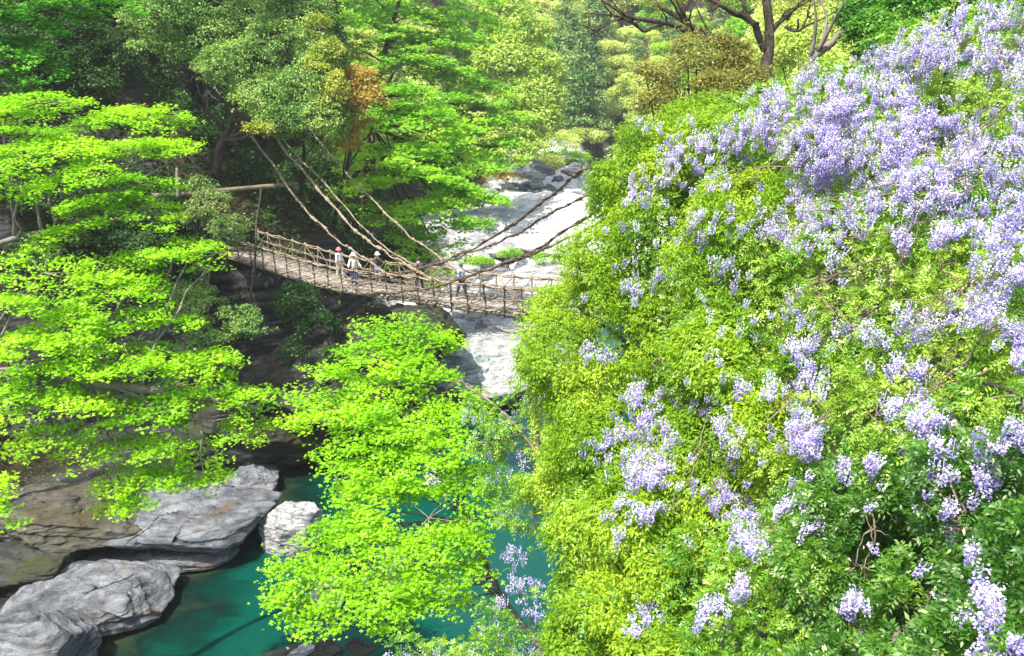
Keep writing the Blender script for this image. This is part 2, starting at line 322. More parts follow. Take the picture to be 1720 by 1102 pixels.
class MB:
    """collects pieces into one mesh of quads and triangles"""
    def __init__(s): s.V = []; s.Q = []; s.T = []; s.n = 0
    def add(s, V, Q=None, T=None):
        s.V.append(np.asarray(V, float))
        if Q is not None and len(Q): s.Q.append(np.asarray(Q) + s.n)
        if T is not None and len(T): s.T.append(np.asarray(T) + s.n)
        s.n += len(V)
    def tube(s, path, rad, sides=7, wob=0, seed=0):
        V, Q, (e1, e2) = tube_arrays(path, rad, sides, wob, seed); s.add(V, Q, np.vstack([e1[:, :3], e2[:, :3]]))
    def box(s, c, ax, ay, az, jit=0):
        c = np.asarray(c); V = np.array([c + a * ax + b * ay + d * az for a in (-1, 1) for b in (-1, 1) for d in (-1, 1)])
        if jit: V = V + R.uniform(-jit, jit, V.shape)
        s.add(V, [[0, 1, 3, 2], [4, 6, 7, 5], [0, 4, 5, 1], [2, 3, 7, 6], [0, 2, 6, 4], [1, 5, 7, 3]])
    def build(s, name, mat, parent=None, smooth=True, origin=None):
        V = np.vstack(s.V)
        if origin is not None: V = V - np.asarray(origin)
        me = bpy.data.meshes.new(name); qs = np.vstack(s.Q) if s.Q else np.zeros((0, 4), int); ts = np.vstack(s.T) if s.T else np.zeros((0, 3), int)
        me.vertices.add(len(V)); me.vertices.foreach_set('co', V.astype(np.float32).ravel())
        nl = len(qs) * 4 + len(ts) * 3; me.loops.add(nl)
        me.loops.foreach_set('vertex_index', np.concatenate([qs.ravel(), ts.ravel()]).astype(np.int32))
        me.polygons.add(len(qs) + len(ts))
        ls = np.concatenate([np.arange(len(qs)) * 4, len(qs) * 4 + np.arange(len(ts)) * 3]).astype(np.int32)
        me.polygons.foreach_set('loop_start', ls)
        try: me.polygons.foreach_set('loop_total', np.concatenate([np.full(len(qs), 4), np.full(len(ts), 3)]).astype(np.int32))
        except Exception: pass
        me.update(calc_edges=True); me.validate()
        if smooth: me.polygons.foreach_set('use_smooth', np.ones(len(me.polygons), dtype=bool))
        me.materials.append(mat); o = bpy.data.objects.new(name, me); COL.objects.link(o)
        if parent is not None: o.parent = parent
        return o
def curve(pts, n=24, wig=0, freq=1.5, seed=0):
    """smooth path through points (Catmull-Rom) with a little organic wander"""
    P = np.asarray(pts, float)
    if len(P) == 2: P = np.array([P[0], (P[0] * 2 + P[1]) / 3, (P[0] + 2 * P[1]) / 3, P[1]])
    Q = np.vstack([2 * P[0] - P[1], P, 2 * P[-1] - P[-2]]); o = []
    seg = len(P) - 1; tt = np.linspace(0, seg, n)
    for t in tt:
        i = min(int(t), seg - 1); f = t - i; a, b, c, d = Q[i:i + 4]
        o.append(.5 * ((2 * b) + (-a + c) * f + (2 * a - 5 * b + 4 * c - d) * f * f + (-a + 3 * b - 3 * c + d) * f ** 3))
    o = np.array(o)
    if wig:
        ph = np.linspace(0, freq * seg, n)
        w = np.stack([vnoise(np.stack([ph, ph * 0 + k * 7.3, ph * 0 + seed], 1), seed) - .5 for k in range(3)], 1)
        env = np.sin(np.linspace(0, math.pi, n))[:, None] ** .5
        o = o + w * 2 * wig * env
    return o

# ------------------------------------------------------------------ foliage
def kites(P, D, Nn, Lh, W, fold=.15):
    """leaf-shaped quads: base, side, tip, side"""
    S = unit(np.cross(D, Nn)); Lh = np.asarray(Lh)[:, None] * np.ones((len(P), 1)); W = np.asarray(W)[:, None] * np.ones((len(P), 1))
    V = np.stack([P, P + D * Lh * .42 + S * W * .5 + Nn * W * fold, P + D * Lh, P + D * Lh * .42 - S * W * .5 + Nn * W * fold], 1).reshape(-1, 3)
    Q = np.arange(len(P) * 4).reshape(-1, 4)
    return V, Q
def blob(px, py, rx, ry, d, rd=None):
    k = m_per_px(d); return (pt(px, py, d), np.array([rx * k, (rd if rd is not None else (rx + ry) * .5 * k), ry * k]))
def sample_blobs(blobs, n, thick=.25, hole=.0, hs=1.3, seed=0, back=.15, under=.4):
    C = np.array([b[0] for b in blobs]); Rr = np.array([b[1] for b in blobs])
    area = (Rr[:, 0] * Rr[:, 2] + Rr[:, 1] * Rr[:, 2] + Rr[:, 0] * Rr[:, 1]); pr = area / area.sum()
    outp, outn = [], []; got = 0; tries = 0
    while got < n and tries < 30:
        k = int((n - got) * 2.2) + 50; tries += 1
        bi = R.choice(len(C), k, p=pr); d = sphere(k)
        P = C[bi] + Rr[bi] * d * (1 - thick * R.rand(k)[:, None] ** 1.5); nn = unit(d / Rr[bi])
        view = unit(P - np.array([0, 0, CAMZ])); fc = -(nn * view).sum(1)
        keep = (R.rand(k) < np.where(fc < -.25, back, 1)) & (R.rand(k) < np.where(nn[:, 2] < -.35, under, 1))
        P, nn, bi = P[keep], nn[keep], bi[keep]
        ins = np.zeros(len(P), bool)
        for j in range(len(C)):
            q = ((P - C[j]) / (Rr[j] * .82)); ins |= ((q * q).sum(1) < 1) & (bi != j)
        if hole > 0: ins |= vnoise(P / hs, seed + 40) < hole
        P, nn = P[~ins], nn[~ins]; outp.append(P); outn.append(nn); got += len(P)
    return np.vstack(outp)[:n], np.vstack(outn)[:n]
def crown_leaves(blobs, nclump, per, rc, Ls, Ws, flat=.6, upn=.6, hole=.3, hs=1.3, seed=0, thick=.3, droop=.3, tintnoise=1.5, back=.15, under=.4):
    """leaf clumps over the blobs -> arrays"""
    C, Nn = sample_blobs(blobs, nclump, thick, hole, hs, seed, back, under); n = len(C)
    ct = np.clip(.5 + .9 * (vnoise(C / tintnoise, seed + 5) - .5) + R.randn(n) * .10, 0, 1)
    off = R.randn(n, per, 3); off = off / np.maximum(np.linalg.norm(off, axis=2, keepdims=True), 1e-6) * (R.rand(n, per, 1) ** .4) * rc * R.uniform(.6, 1.35, (n, 1, 1))
    off[..., 2] *= flat
    P = (C[:, None] + off).reshape(-1, 3); k = len(P)
    base = np.repeat(Nn, per, 0); o2 = off.reshape(-1, 3)
    nrm = unit(base * (1 - upn) + np.array([0, 0, 1]) * upn + R.randn(k, 3) * .42)
    D = unit(o2 / rc * .8 + R.randn(k, 3) * .5 + np.array([0, 0, -droop])); D = unit(D - nrm * (D * nrm).sum(1)[:, None])
    sc = R.uniform(.7, 1.3, k); V, Q = kites(P, D, nrm, Ls * sc, Ws * sc)
    tint = np.clip(np.repeat(ct, per) + R.randn(k) * .14, 0, 1)
    return V, Q, tint
def pads_leaves(pads, dens, Ls, Ws, droop=.22, seed=0, sub_r=.26, per=16, hole=.25):
    dens = dens * 1.9; per = int(per * 1.25)
    """maple sprays: pads = [(centre, radius, thickness)], flat lobed shelves made of small leafy twigs"""
    Vs, Qs, Ts = [], [], []; off = 0; twigs = []
    for c, r, th in pads:
        ns = max(5, int(dens * math.pi * r * r / (sub_r * sub_r * 3.1)))
        a = R.rand(ns) * 2 * math.pi; ph = R.rand() * 6.28; nl = R.randint(3, 6)
        lob = .72 + .28 * np.abs(np.cos(a * nl / 2 + ph)) * R.uniform(.8, 1.15, ns)
        rad = r * lob * np.sqrt(R.rand(ns)); tiltx, tilty = R.uniform(-.36, .36, 2)
        sx = rad * np.cos(a); sy = rad * np.sin(a)
        sz = -droop * r * (rad / r) ** 2 + R.uniform(-1, 1, ns) * th + tiltx * sx + tilty * sy
        C = c + np.stack([sx, sy, sz], 1)
        keep = (vnoise(C / (sub_r * 1.9), seed + 3) > hole) & (vnoise(C / 1.3, seed + 9) > hole * .8); C = C[keep]; ns = len(C)
        if ns == 0: continue
        twigs.append((c, C))
        pt_t = .48 + .07 * R.randn()
        ct = np.clip(pt_t + R.randn(ns) * .10 + .5 * (vnoise(C / 1.1, seed) - .5), 0, 1)
        o2 = R.randn(ns, per, 3) * np.array([1, 1, .28]) * sub_r * .55
        P = (C[:, None] + o2).reshape(-1, 3); k = len(P)
        nrm = unit(np.array([0, -.12, 1]) + R.randn(k, 3) * .30)
        D = unit(o2.reshape(-1, 3) / sub_r + unit(np.repeat(C - c, per, 0)) * .5 + R.randn(k, 3) * .4 + np.array([0, 0, -.35])); D = unit(D - nrm * (D * nrm).sum(1)[:, None])
        sc = R.uniform(.65, 1.3, k); SS = np.cross(D, nrm); tl = np.clip(np.repeat(ct, per) + R.randn(k) * .08, 0, 1)
        for ca, sa, fl in ((1, 0, 1.05), (.62, .78, .85), (.62, -.78, .85)):           # three lobes of each leaf
            V, Q = kites(P, unit(D * ca + SS * sa - nrm * .12), nrm, Ls * sc * fl, Ws * sc * .62, -.1)
            Vs.append(V); Qs.append(Q + off); off += len(V); Ts.append(tl)
    return np.vstack(Vs), np.vstack(Qs), np.concatenate(Ts), twigs

def make_tree(name, label, cat, base, blobs, leafargs, mat, bark=None, trunk_r=.22, trunk_top=None, group=None, limbs=True, seed=0, lean=None):
    base = np.asarray(base, float); t = thing(name, label, cat, base, group)
    V, Q, ti = crown_leaves(blobs, seed=seed, **leafargs)
    mesh_np('crown', V - base, Q, mat, t, tint=ti)
    mb = MB(); top = np.mean([b[0] for b in blobs], 0) if trunk_top is None else np.asarray(trunk_top, float)
    mid = (base + top) / 2 + R.uniform(-.4, .4, 3) + (0 if lean is None else np.asarray(lean))
    path = curve([base - np.array([0, 0, .5]), mid, top], 18, .25, 1.5, seed); mb.tube(path, np.linspace(trunk_r, trunk_r * .35, 18), 9, .3, seed)
    if limbs:
        for i, b in enumerate(blobs[:26]):
            k = R.randint(7, 16); s = path[k]; e = b[0] + R.uniform(-.3, .3, 3) * b[1]
            m_ = (s + e) / 2 + np.array([0, 0, -.08 * np.linalg.norm(e - s)])
            mb.tube(curve([s, m_, e], 12, .2, 2, seed + i), np.linspace(trunk_r * .42, .025, 12), 6, .2, i)
            for j in range(3):
                e2 = b[0] + sphere(1)[0] * b[1] * .85; mb.tube(curve([e, (e + e2) / 2 + R.uniform(-.1, .1, 3), e2], 8, .1, 2, seed + i + j), np.linspace(.035, .01, 8), 5)
    mb.build('trunk', bark or M_bark, t, origin=base)
    return t
def make_maple(name, label, base, pads_px, dens, Ls, Ws, mat, bark=None, trunk_r=.2, trunk_pts=None, group=None, seed=0, per=16, sub_r=.26, droop=.22, th=.10, limb_r=.05, hole=.25):
    base = np.asarray(base, float); t = thing(name, label, 'tree', base, group)
    pads = [(pt(x, y, d), r * m_per_px(d), th) for x, y, r, d in pads_px]
    V, Q, ti, twigs = pads_leaves(pads, dens, Ls, Ws, droop, seed, sub_r, per, hole)
    mesh_np('crown', V - base, Q, mat, t, tint=ti)
    mb = MB(); tp = [base - np.array([0, 0, .6])] + [np.asarray(q) for q in trunk_pts]
    path = curve(tp, 30, .15, 1.5, seed); mb.tube(path, np.linspace(trunk_r, trunk_r * .3, 30), 9, .3, seed)
    for i, (c, C) in enumerate(twigs):
        dd = np.linalg.norm(path - c, axis=1) + np.abs(np.arange(30) - 15) * .0; k = int(np.argmin(dd)); k = max(3, k - 2); s = path[k]
        e = c - np.array([0, 0, th + .05]); m_ = (s + e) / 2 + np.array([0, 0, .12 * np.linalg.norm(e - s) * R.uniform(-.2, 1)])
        mb.tube(curve([s, m_, e], 14, .15, 2, seed + i), np.linspace(limb_r, limb_r * .5, 14), 6, .2, i)
        for j in R.choice(len(C), min(len(C), 6), replace=False):
            mb.tube(curve([e, (e + C[j]) / 2 + R.uniform(-.06, .06, 3), C[j]], 7, .04, 2, i + j), np.linspace(limb_r * .45, .006, 7), 4)
    mb.build('trunk', bark or M_barkg, t, origin=base)
    return t

# ------------------------------------------------------------------ rocks
import bmesh
def ico(sub):
    bm = bmesh.new(); bmesh.ops.create_icosphere(bm, subdivisions=sub, radius=1)
    V = np.array([v.co[:] for v in bm.verts]); T = np.array([[v.index for v in f.verts] for f in bm.faces]); bm.free(); return V, T
ICO = {k: ico(k) for k in (3, 4, 6)}
def rock_arrays(sub, radii, seed, facets=16, ledge=.5, rough=.10, tilt=.3, rotz=0, nledge=5):
    r = np.random.RandomState(seed); V, T = ICO[sub]; d = V.copy()
    n = unit(r.randn(facets, 3)); h = r.uniform(.62, 1.0, facets)
    dn = d @ n.T; rad = np.min(np.where(dn > .05, h / np.maximum(dn, .05), 9), axis=1); rad = np.minimum(rad, 1.15)
    P = d * rad[:, None] * np.asarray(radii)
    # strata ledges along a tilted axis
    ax = unit(np.array([math.sin(tilt) * .6, -math.sin(tilt), math.cos(tilt)])); u = P @ ax; H = radii[2] * 2 / nledge
    uw = u / H + .7 * (fbm(P / max(radii) * 1.6, seed, 3) - .5); fr = uw - np.floor(uw)
    st = (sstep(.0, .25, fr) - .5 * fr) ; lay = hashf(np.floor(uw).astype(np.int64), np.zeros(len(P), np.int64), np.zeros(len(P), np.int64), seed) - .5
    hor = P - np.outer(u, ax); P = P + unit(hor) * ((st - .4) * .16 + lay * .22)[:, None] * ledge * min(radii[0], radii[1])
    s = np.mean(radii); nn = unit(P)
    P = P + nn * (((fbm(P / s * 1.8, seed + 1, 5) - .5) * rough * 4 * s) + ((np.abs(fbm(P / s * 6 * np.array([1, 1, 2.5]), seed + 2, 4) - .5)) * -rough * 2.2 * s))[:, None]
    c, sn = math.cos(rotz), math.sin(rotz); P = np.stack([P[:, 0] * c - P[:, 1] * sn, P[:, 0] * sn + P[:, 1] * c, P[:, 2]], 1)
    return P, T
def make_rock(label, loc, radii, seed, mat, sub=6, group=None, name='rock', **k):
    P, T = rock_arrays(sub, radii, seed, **k)
    o = mesh_np(name, P, T, mat, smooth=(sub < 6)); o.location = [float(v) for v in loc]
    tag(o, label, 'rock', group); return o
def on_water(px, py, z=0.0):
    a = (px - 860) / F; b = (py - 551) / F; d = (CAMZ - z) / (SP + b * CP); return pt(px, py, d)

# left bank slabs: pixel of the middle of the visible top, radii in metres
def rk(label, px, py, z, radii, seed, mat, **k):
    c = on_water(px, py, z); c[2] -= radii[2] * .55; return make_rock(label, c, radii, seed, mat, **k)
rk('long grey layered slab jutting over the pool below the maple branches', 272, 850, 1.8, (4.7, 3.0, .9), 11, M_rock, rotz=.2, tilt=.3, facets=22, ledge=.8, rough=.06)
rk('pointed grey slab lower on the left bank with its tip in green water', 150, 996, 1.1, (3.7, 2.8, .8), 23, M_rock, rotz=.3, tilt=.3, facets=20, ledge=.8, rough=.06)
rk('low narrow grey ledge squeezed between the two big slabs on the left bank', 248, 936, .5, (3.4, 1.3, .5), 31, M_rock, rotz=.3)
rk('grey rock with a mossy rim in the bottom left corner', 20, 1065, 2.0, (2.6, 2.8, 1.6), 44, M_rock, rotz=-.2, ledge=.7, rough=.06)
rk('brown mossy shelf of rock behind the long slab at the left edge', 60, 850, 2.5, (4.8, 2.8, .8), 52, rockmat('schist_moss_brown', (.02, .019, .014), (.06, .055, .042), (.12, .115, .095), (.055, .045, .018), .6), rotz=.1)
rk('dark weathered block between slabs at the left edge', 50, 930, 1.6, (2.6, 1.4, .7), 63, M_rock_d, rotz=.1)
rk('small folded grey rock at the far end of the long slab by dark water', 425, 792, .9, (1.6, 1.6, .9), 71, M_rock, rotz=.4)
rk('rounded whitish boulder standing in the pool at the edge of the centre maple', 486, 862, 1.6, (1.6, 1.4, 2.1), 85, M_rock_w, rotz=.1, ledge=.15, facets=24)
rk('pale broken boulder behind the lower sprays of the centre maple', 655, 940, 1.0, (1.3, 1.1, 1.1), 96, M_rock_w, rotz=.5, ledge=.3)
rk('pale boulder seen through gaps low in the centre maple', 545, 985, .6, (.9, .8, .8), 97, M_rock_w, rotz=.9, ledge=.3)
rk('low brown rock just breaking the water at the bottom edge', 510, 1098, .12, (1.9, .9, .5), 101, M_rock_d, rotz=.3)
rk('thin white slab lying on the brown rock at the bottom edge', 508, 1090, .35, (.55, .28, .2), 102, M_rock_w, rotz=.5)
rk('dark stone below the water surface beside the brown rock', 600, 1085, .02, (.8, .6, .4), 103, M_rock_d)
rk('pale stones at the water beside the vine branch right of the centre maple', 735, 800, .5, (1.2, 1.0, .8), 105, M_rock_w)
# promontory and striated boulder under the bridge
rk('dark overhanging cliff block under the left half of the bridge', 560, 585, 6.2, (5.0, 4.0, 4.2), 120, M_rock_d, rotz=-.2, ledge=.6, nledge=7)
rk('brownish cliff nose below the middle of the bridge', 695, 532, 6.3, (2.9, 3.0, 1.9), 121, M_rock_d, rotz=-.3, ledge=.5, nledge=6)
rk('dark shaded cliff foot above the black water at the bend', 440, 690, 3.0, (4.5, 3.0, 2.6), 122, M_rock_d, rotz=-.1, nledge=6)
rk('grey green striated boulder behind the top of the centre maple', 780, 602, 2.8, (3.3, 2.3, 1.9), 130, M_rock_g, rotz=-.35, ledge=.5, tilt=.5, nledge=8)
rk('smooth broad white rock sloping behind the striated boulder', 815, 585, 3.1, (3.6, 4.2, 1.6), 131, M_rock_w, rotz=-.3, ledge=.1, rough=.06)
rk('tall thin dark green rock fin standing beside the striated boulder', 858, 607, 2.4, (.45, .5, 1.5), 132, M_rock_g, ledge=.1)
rk('small folded grey rock between the striated boulder and the dark fin', 832, 608, 2.0, (.6, .7, 1.3), 133, M_rock_g)
rk('white slab behind the bridge rail at its right end', 845, 545, 3.6, (2.6, 1.8, .8), 134, M_rock_w, rotz=.2)
rk('big pale sloping boulder above the right end of the bridge', 880, 470, 3.4, (5.2, 3.6, 1.8), 140, M_rock_w, rotz=.25, ledge=.2)
rk('blocky grey white boulder at the edge of the yellow green tree', 915, 452, 3.8, (2.8, 2.2, 1.6), 141, M_rock_w, rotz=-.2)
rk('dark green grey boulder in front of the pale sloping one', 858, 478, 2.9, (1.7, 1.2, 1.1), 142, M_rock_g)
rk('large grey cliff slab rising from the river bed above the bridge', 815, 365, 4.0, (8, 12, 2.9), 150, rockmat('cliff_pale_grey', (.26, .26, .265), (.36, .36, .365), (.47, .465, .47), None, 0, .45, (1.1, .5, .4)), rotz=.5, ledge=.2, nledge=5, rough=.08)
rk('bright white cliff slab right of the grey one above the bridge', 935, 345, 4.6, (9, 15, 3.0), 151, rockmat('cliff_bright', (.46, .46, .45), (.60, .60, .59), (.72, .72, .70), None, 0, .45, (.9, .7, .2)), rotz=.3, ledge=.15, nledge=5, rough=.07)
# scattered bed stones (shared meshes)
proto = []
for i in range(6):
    P, T = rock_arrays(4, (1, .85, .6), 300 + i, 14, .35, .09, .3)
    me = mesh_np('boulder', P, T, [M_rock_w, M_rock, M_rock_w, M_rock_g, M_rock, M_rock_w][i], smooth=False); proto.append(me)
cnt = 0
for i in range(260):
    y = R.uniform(50, 100) if i < 150 else R.uniform(95, 146); x = R.uniform(-7.5, 5.5) + max(0, (y - 60) * .06)
    s = abs(R.randn()) * .8 + .35 + (.3 if y > 90 else 0) + (R.uniform(.2, 1.3) if i < 45 else 0)
    k = R.randint(6); o = proto[k] if proto[k].get('used') is None else proto[k].copy()
    if proto[k].get('used') is None: proto[k]['used'] = 1
    else: COL.objects.link(o)
    o.location = (x, y, gz(x, y) + s * .15); o.rotation_euler = (R.uniform(-.2, .2), R.uniform(-.2, .2), R.uniform(0, 6.28)); o.scale = (s, s, s * R.uniform(.7, 1.1))
    tag(o, 'pale loose boulder among many on the dry river bed', 'rock', 'boulders scattered on the river bed')
for q in proto:
    if 'used' in q.keys(): del q['used']
for o in COL.objects:
    if 'used' in o.keys(): del o['used']

# ------------------------------------------------------------------ vine bridge
BE = [(340, 408, 52.8), (378, 427, 51), (450, 450, 49), (523, 473, 47), (597, 489, 45.2), (701, 502, 42.8), (772, 514, 41.2), (880, 526, 39), (1000, 531, 36.8), (1120, 531, 34.8), (1260, 526, 32.6)]
edge = curve([pt(*b) for b in BE], 400)
dd = np.gradient(edge, axis=0); seglen = np.linalg.norm(np.diff(edge, axis=0), axis=1); S = np.concatenate([[0], np.cumsum(seglen)]); LEN = S[-1]
def at_s(s):
    p = np.array([np.interp(s, S, edge[:, k]) for k in range(3)]); t_ = np.array([np.interp(s, S, dd[:, k]) for k in range(3)]); t_ = t_ / np.linalg.norm(t_)
    side = unit(np.cross(np.array([0, 0, 1.]), t_)); return p, t_, side            # side points away from the camera
UPV = np.array([0, 0, 1.]); WID = 1.9
bo = at_s(LEN / 2)[0]
bridge = thing('vine_suspension_bridge', 'brown woven vine suspension bridge with plank deck crossing the gorge', 'bridge', bo)
mb = MB(); s = 0
while s < LEN - .1:
    p, t_, sd_ = at_s(s); h = R.uniform(.045, .075); ov = R.uniform(.0, .22)
    c = p + sd_ * (WID / 2) + UPV * R.uniform(-.02, .02)
    V_ = sd_ * (WID / 2 + ov) + t_ * R.uniform(-.05, .05)
    mb.box(c, t_ * h, V_, UPV * .04, .012); s += h * 2 + R.uniform(.03, .09)
mb.build('deck', M_plank, bridge, smooth=False, origin=bo)
for off in (0.02, WID / 2, WID - .02):
    mb = MB(); mb.tube(np.array([at_s(q)[0] + at_s(q)[2] * off - UPV * .12 for q in np.linspace(0, LEN, 160)]), .085, 8, .5, 3); mb.build('deck_beam', M_vine, bridge, origin=bo)
npost = int(LEN / 1.02); RH = 1.12
for side_off, sgn in ((-.06, -1), (WID + .06, 1)):
    for i in range(npost + 1):
        p, t_, sd_ = at_s(i * LEN / npost); b0 = p + sd_ * side_off - UPV * .28; lean = sd_ * sgn * .10 + t_ * R.uniform(-.07, .07)
        mb = MB(); mb.tube(curve([b0, b0 + UPV * .7 + lean * .5, b0 + UPV * (RH + .38) + lean], 8, .03, 2, i), np.linspace(.046, .034, 8), 6, .6, i)
        for hh in (.28 + RH * .52, .28 + RH):                      # lashings at the rails
            cc = b0 + UPV * hh + lean * hh / 1.5; mb.tube([cc - UPV * .07, cc, cc + UPV * .07], [.055, .072, .055], 7, .5, i)
        mb.build('post', M_vine_dark if sgn < 0 else M_vine, bridge, origin=bo)
    for nm, hh, rr in (('top_rail', RH, .05), ('middle_rail', RH * .55, .034), ('lower_rail', RH * .22, .026)):
        mb = MB()
        for k in range(2):
            q = np.linspace(0, LEN, 240); path = []
            for j, v in enumerate(q):
                p, t_, sd_ = at_s(v); wv = v * 2.1 + k * math.pi
                path.append(p + sd_ * (side_off + sgn * .08 + math.cos(wv) * .035) + UPV * (hh + math.sin(wv) * .04 - .05 * abs(math.sin(v * math.pi * npost / LEN)) + .05 * (vnoise(np.array([[v * .5, k, hh * 9]]), 5)[0] - .5)))
            mb.tube(np.array(path), rr * .66, 6, .8, k)
        mb.build(nm, M_vine, bridge, origin=bo)
    # slack diagonal vines woven between the posts
    for i in range(npost):
        for k in range(2):
            p1, t1, s1 = at_s(i * LEN / npost); p2, t2, s2 = at_s((i + 1) * LEN / npost)
            h1, h2 = (0, RH) if (k + i) % 2 else (RH, 0)
            if R.rand() < (.7 if sgn < 0 else .35): continue
            a_ = p1 + s1 * (side_off + sgn * .05) + UPV * h1; b_ = p2 + s2 * (side_off + sgn * .05) + UPV * h2
            mb = MB(); mb.tube(curve([a_, (a_ + b_) / 2 + R.uniform(-.09, .09, 3), b_], 7), R.uniform(.014, .026), 5, .3, i); mb.build('brace_vine', M_vine, bridge, origin=bo)
ROPES = [  # photo pixel + distance control points, radius, weathered
 ([(330, 105, 58), (375, 165, 57), (440, 252, 53), (500, 337, 49.5), (560, 397, 47), (602, 427, 45.6), (660, 468, 43.9)], .062, 0),
 ([(385, 80, 58), (428, 152, 57), (470, 238, 53), (530, 312, 49), (600, 388, 45.5), (650, 425, 44), (690, 449, 43.2), (735, 474, 42.2)], .070, 0),
 ([(380, 95, 57.5), (434, 175, 56.5), (478, 238, 53), (538, 300, 49.2), (606, 378, 46), (660, 425, 44.4), (700, 446, 43.6)], .045, 0),
 ([(470, 150, 58), (548, 252, 56), (608, 318, 51), (680, 388, 46.5), (735, 431, 44), (790, 470, 42.3)], .055, 0),
 ([(1090, 245, 30), (985, 283, 33), (930, 325, 35), (860, 378, 37.5), (790, 420, 40), (720, 446, 42.3), (650, 463, 44.5), (585, 474, 46.2)], .066, 1),
 ([(1090, 290, 29.5), (975, 333, 33), (920, 362, 35), (860, 396, 37.3), (800, 421, 39.6), (740, 441, 41.6), (690, 453, 43.4)], .055, 1),
 ([(1130, 270, 29), (966, 378, 33), (900, 419, 35.5), (850, 441, 37.2), (790, 463, 39.4), (730, 482, 41.4), (660, 492, 43.5), (600, 494, 45)], .064, 1),
 ([(1110, 320, 29.5), (960, 398, 33), (918, 416, 34.8), (880, 432, 36.2), (840, 446, 37.8), (795, 460, 39.7), (755, 474, 41.2)], .052, 1),
]
for i, (cp, rr, dk) in enumerate(ROPES):
    rr *= .8
    base_c = curve([pt(*c) for c in cp], 150, .06, 3.5, i); mb = MB(); ph = np.linspace(0, 60, 150)
    T_ = unit(np.gradient(base_c, axis=0)); A_ = unit(np.cross(T_, UPV)); B_ = np.cross(T_, A_)
    for k in range(3):
        a_ = ph * (1.0 + .1 * k) + k * 2.09
        mb.tube(base_c + (np.cos(a_)[:, None] * A_ + np.sin(a_)[:, None] * B_) * rr * .62, rr * .62 * (1 + .35 * (vnoise(np.stack([ph, ph * 0 + k, ph * 0 + i], 1), i) - .5)), 6, .6, k + i)
    for k in range(14):                                           # binding knots
        j = R.randint(4, 145); mb.tube(base_c[j - 1:j + 2], [rr * 1.2, rr * 1.9, rr * 1.2], 7, .6, k)
    for k in range(46):                                           # frayed ends and side shoots
        j = R.randint(3, 146); q0 = base_c[j]; mb.tube(curve([q0, q0 + sphere(1)[0] * R.uniform(.06, .22) - UPV * .05, q0 + T_[j] * R.uniform(-.3, .3) + sphere(1)[0] * .15], 6), [.014, .012, .01, .009, .007, .005], 4)
    mb.build('suspension_vine', M_vine_dark if dk else M_vine, bridge, origin=bo)

# horizontal and upright poles near the left bridge head
def pole(label, a, b, r, mat, name='pole', cat='pole', wig=.05):
    a, b = np.asarray(a), np.asarray(b); o = (a + b) / 2; mb = MB(); mb.tube(curve([a, (a + b) / 2, b], 14, wig, 2, int(r * 1000)), np.linspace(r * 1.1, r * .85, 14), 10, .15, 2)
    ob = mb.build(name, mat, None, origin=o); ob.location = [float(v) for v in o]; tag(ob, label, cat); return ob
pole('pale horizontal log pole lashed across the trees above the left bridge end', pt(255, 330, 49), pt(500, 309, 52), .15, M_pole)
pole('thin upright brown pole standing in front of the left bridge end', pt(421, 508, 48.5), pt(438, 318, 49.5), .06, M_bark, wig=.15)
pole('short post standing left of the leafy shrub by the log pole', pt(299, 332, 49), pt(297, 282, 49), .10, M_barkg)

# ------------------------------------------------------------------ people on the bridge
def skin_mesh(name, verts, edges, radii, mat, parent, sub=2):
    me = bpy.data.meshes.new(name + '_cage'); me.from_pydata([tuple(map(float, v)) for v in verts], edges, [])
    o = bpy.data.objects.new(name + '_cage', me); COL.objects.link(o)
    md = o.modifiers.new('Skin', 'SKIN'); md.use_smooth_shade = True
    sv = me.skin_vertices[0].data
    for i, r in enumerate(radii): sv[i].radius = (r, r) if not hasattr(r, '__len__') else r
    sv[0].use_root = True
    s_ = o.modifiers.new('Sub', 'SUBSURF'); s_.levels = sub; s_.render_levels = sub
    bpy.context.view_layer.update(); dg = bpy.context.evaluated_depsgraph_get()
    me2 = bpy.data.meshes.new_from_object(o.evaluated_get(dg)); bpy.data.objects.remove(o)
    me2.name = name
    me2.materials.clear(); me2.materials.append(mat); ob = bpy.data.objects.new(name, me2); COL.objects.link(ob); ob.parent = parent
    for p_ in me2.polygons: p_.use_smooth = True
    return ob
M_skin = flatmat('skin', (.55, .36, .26), .6)
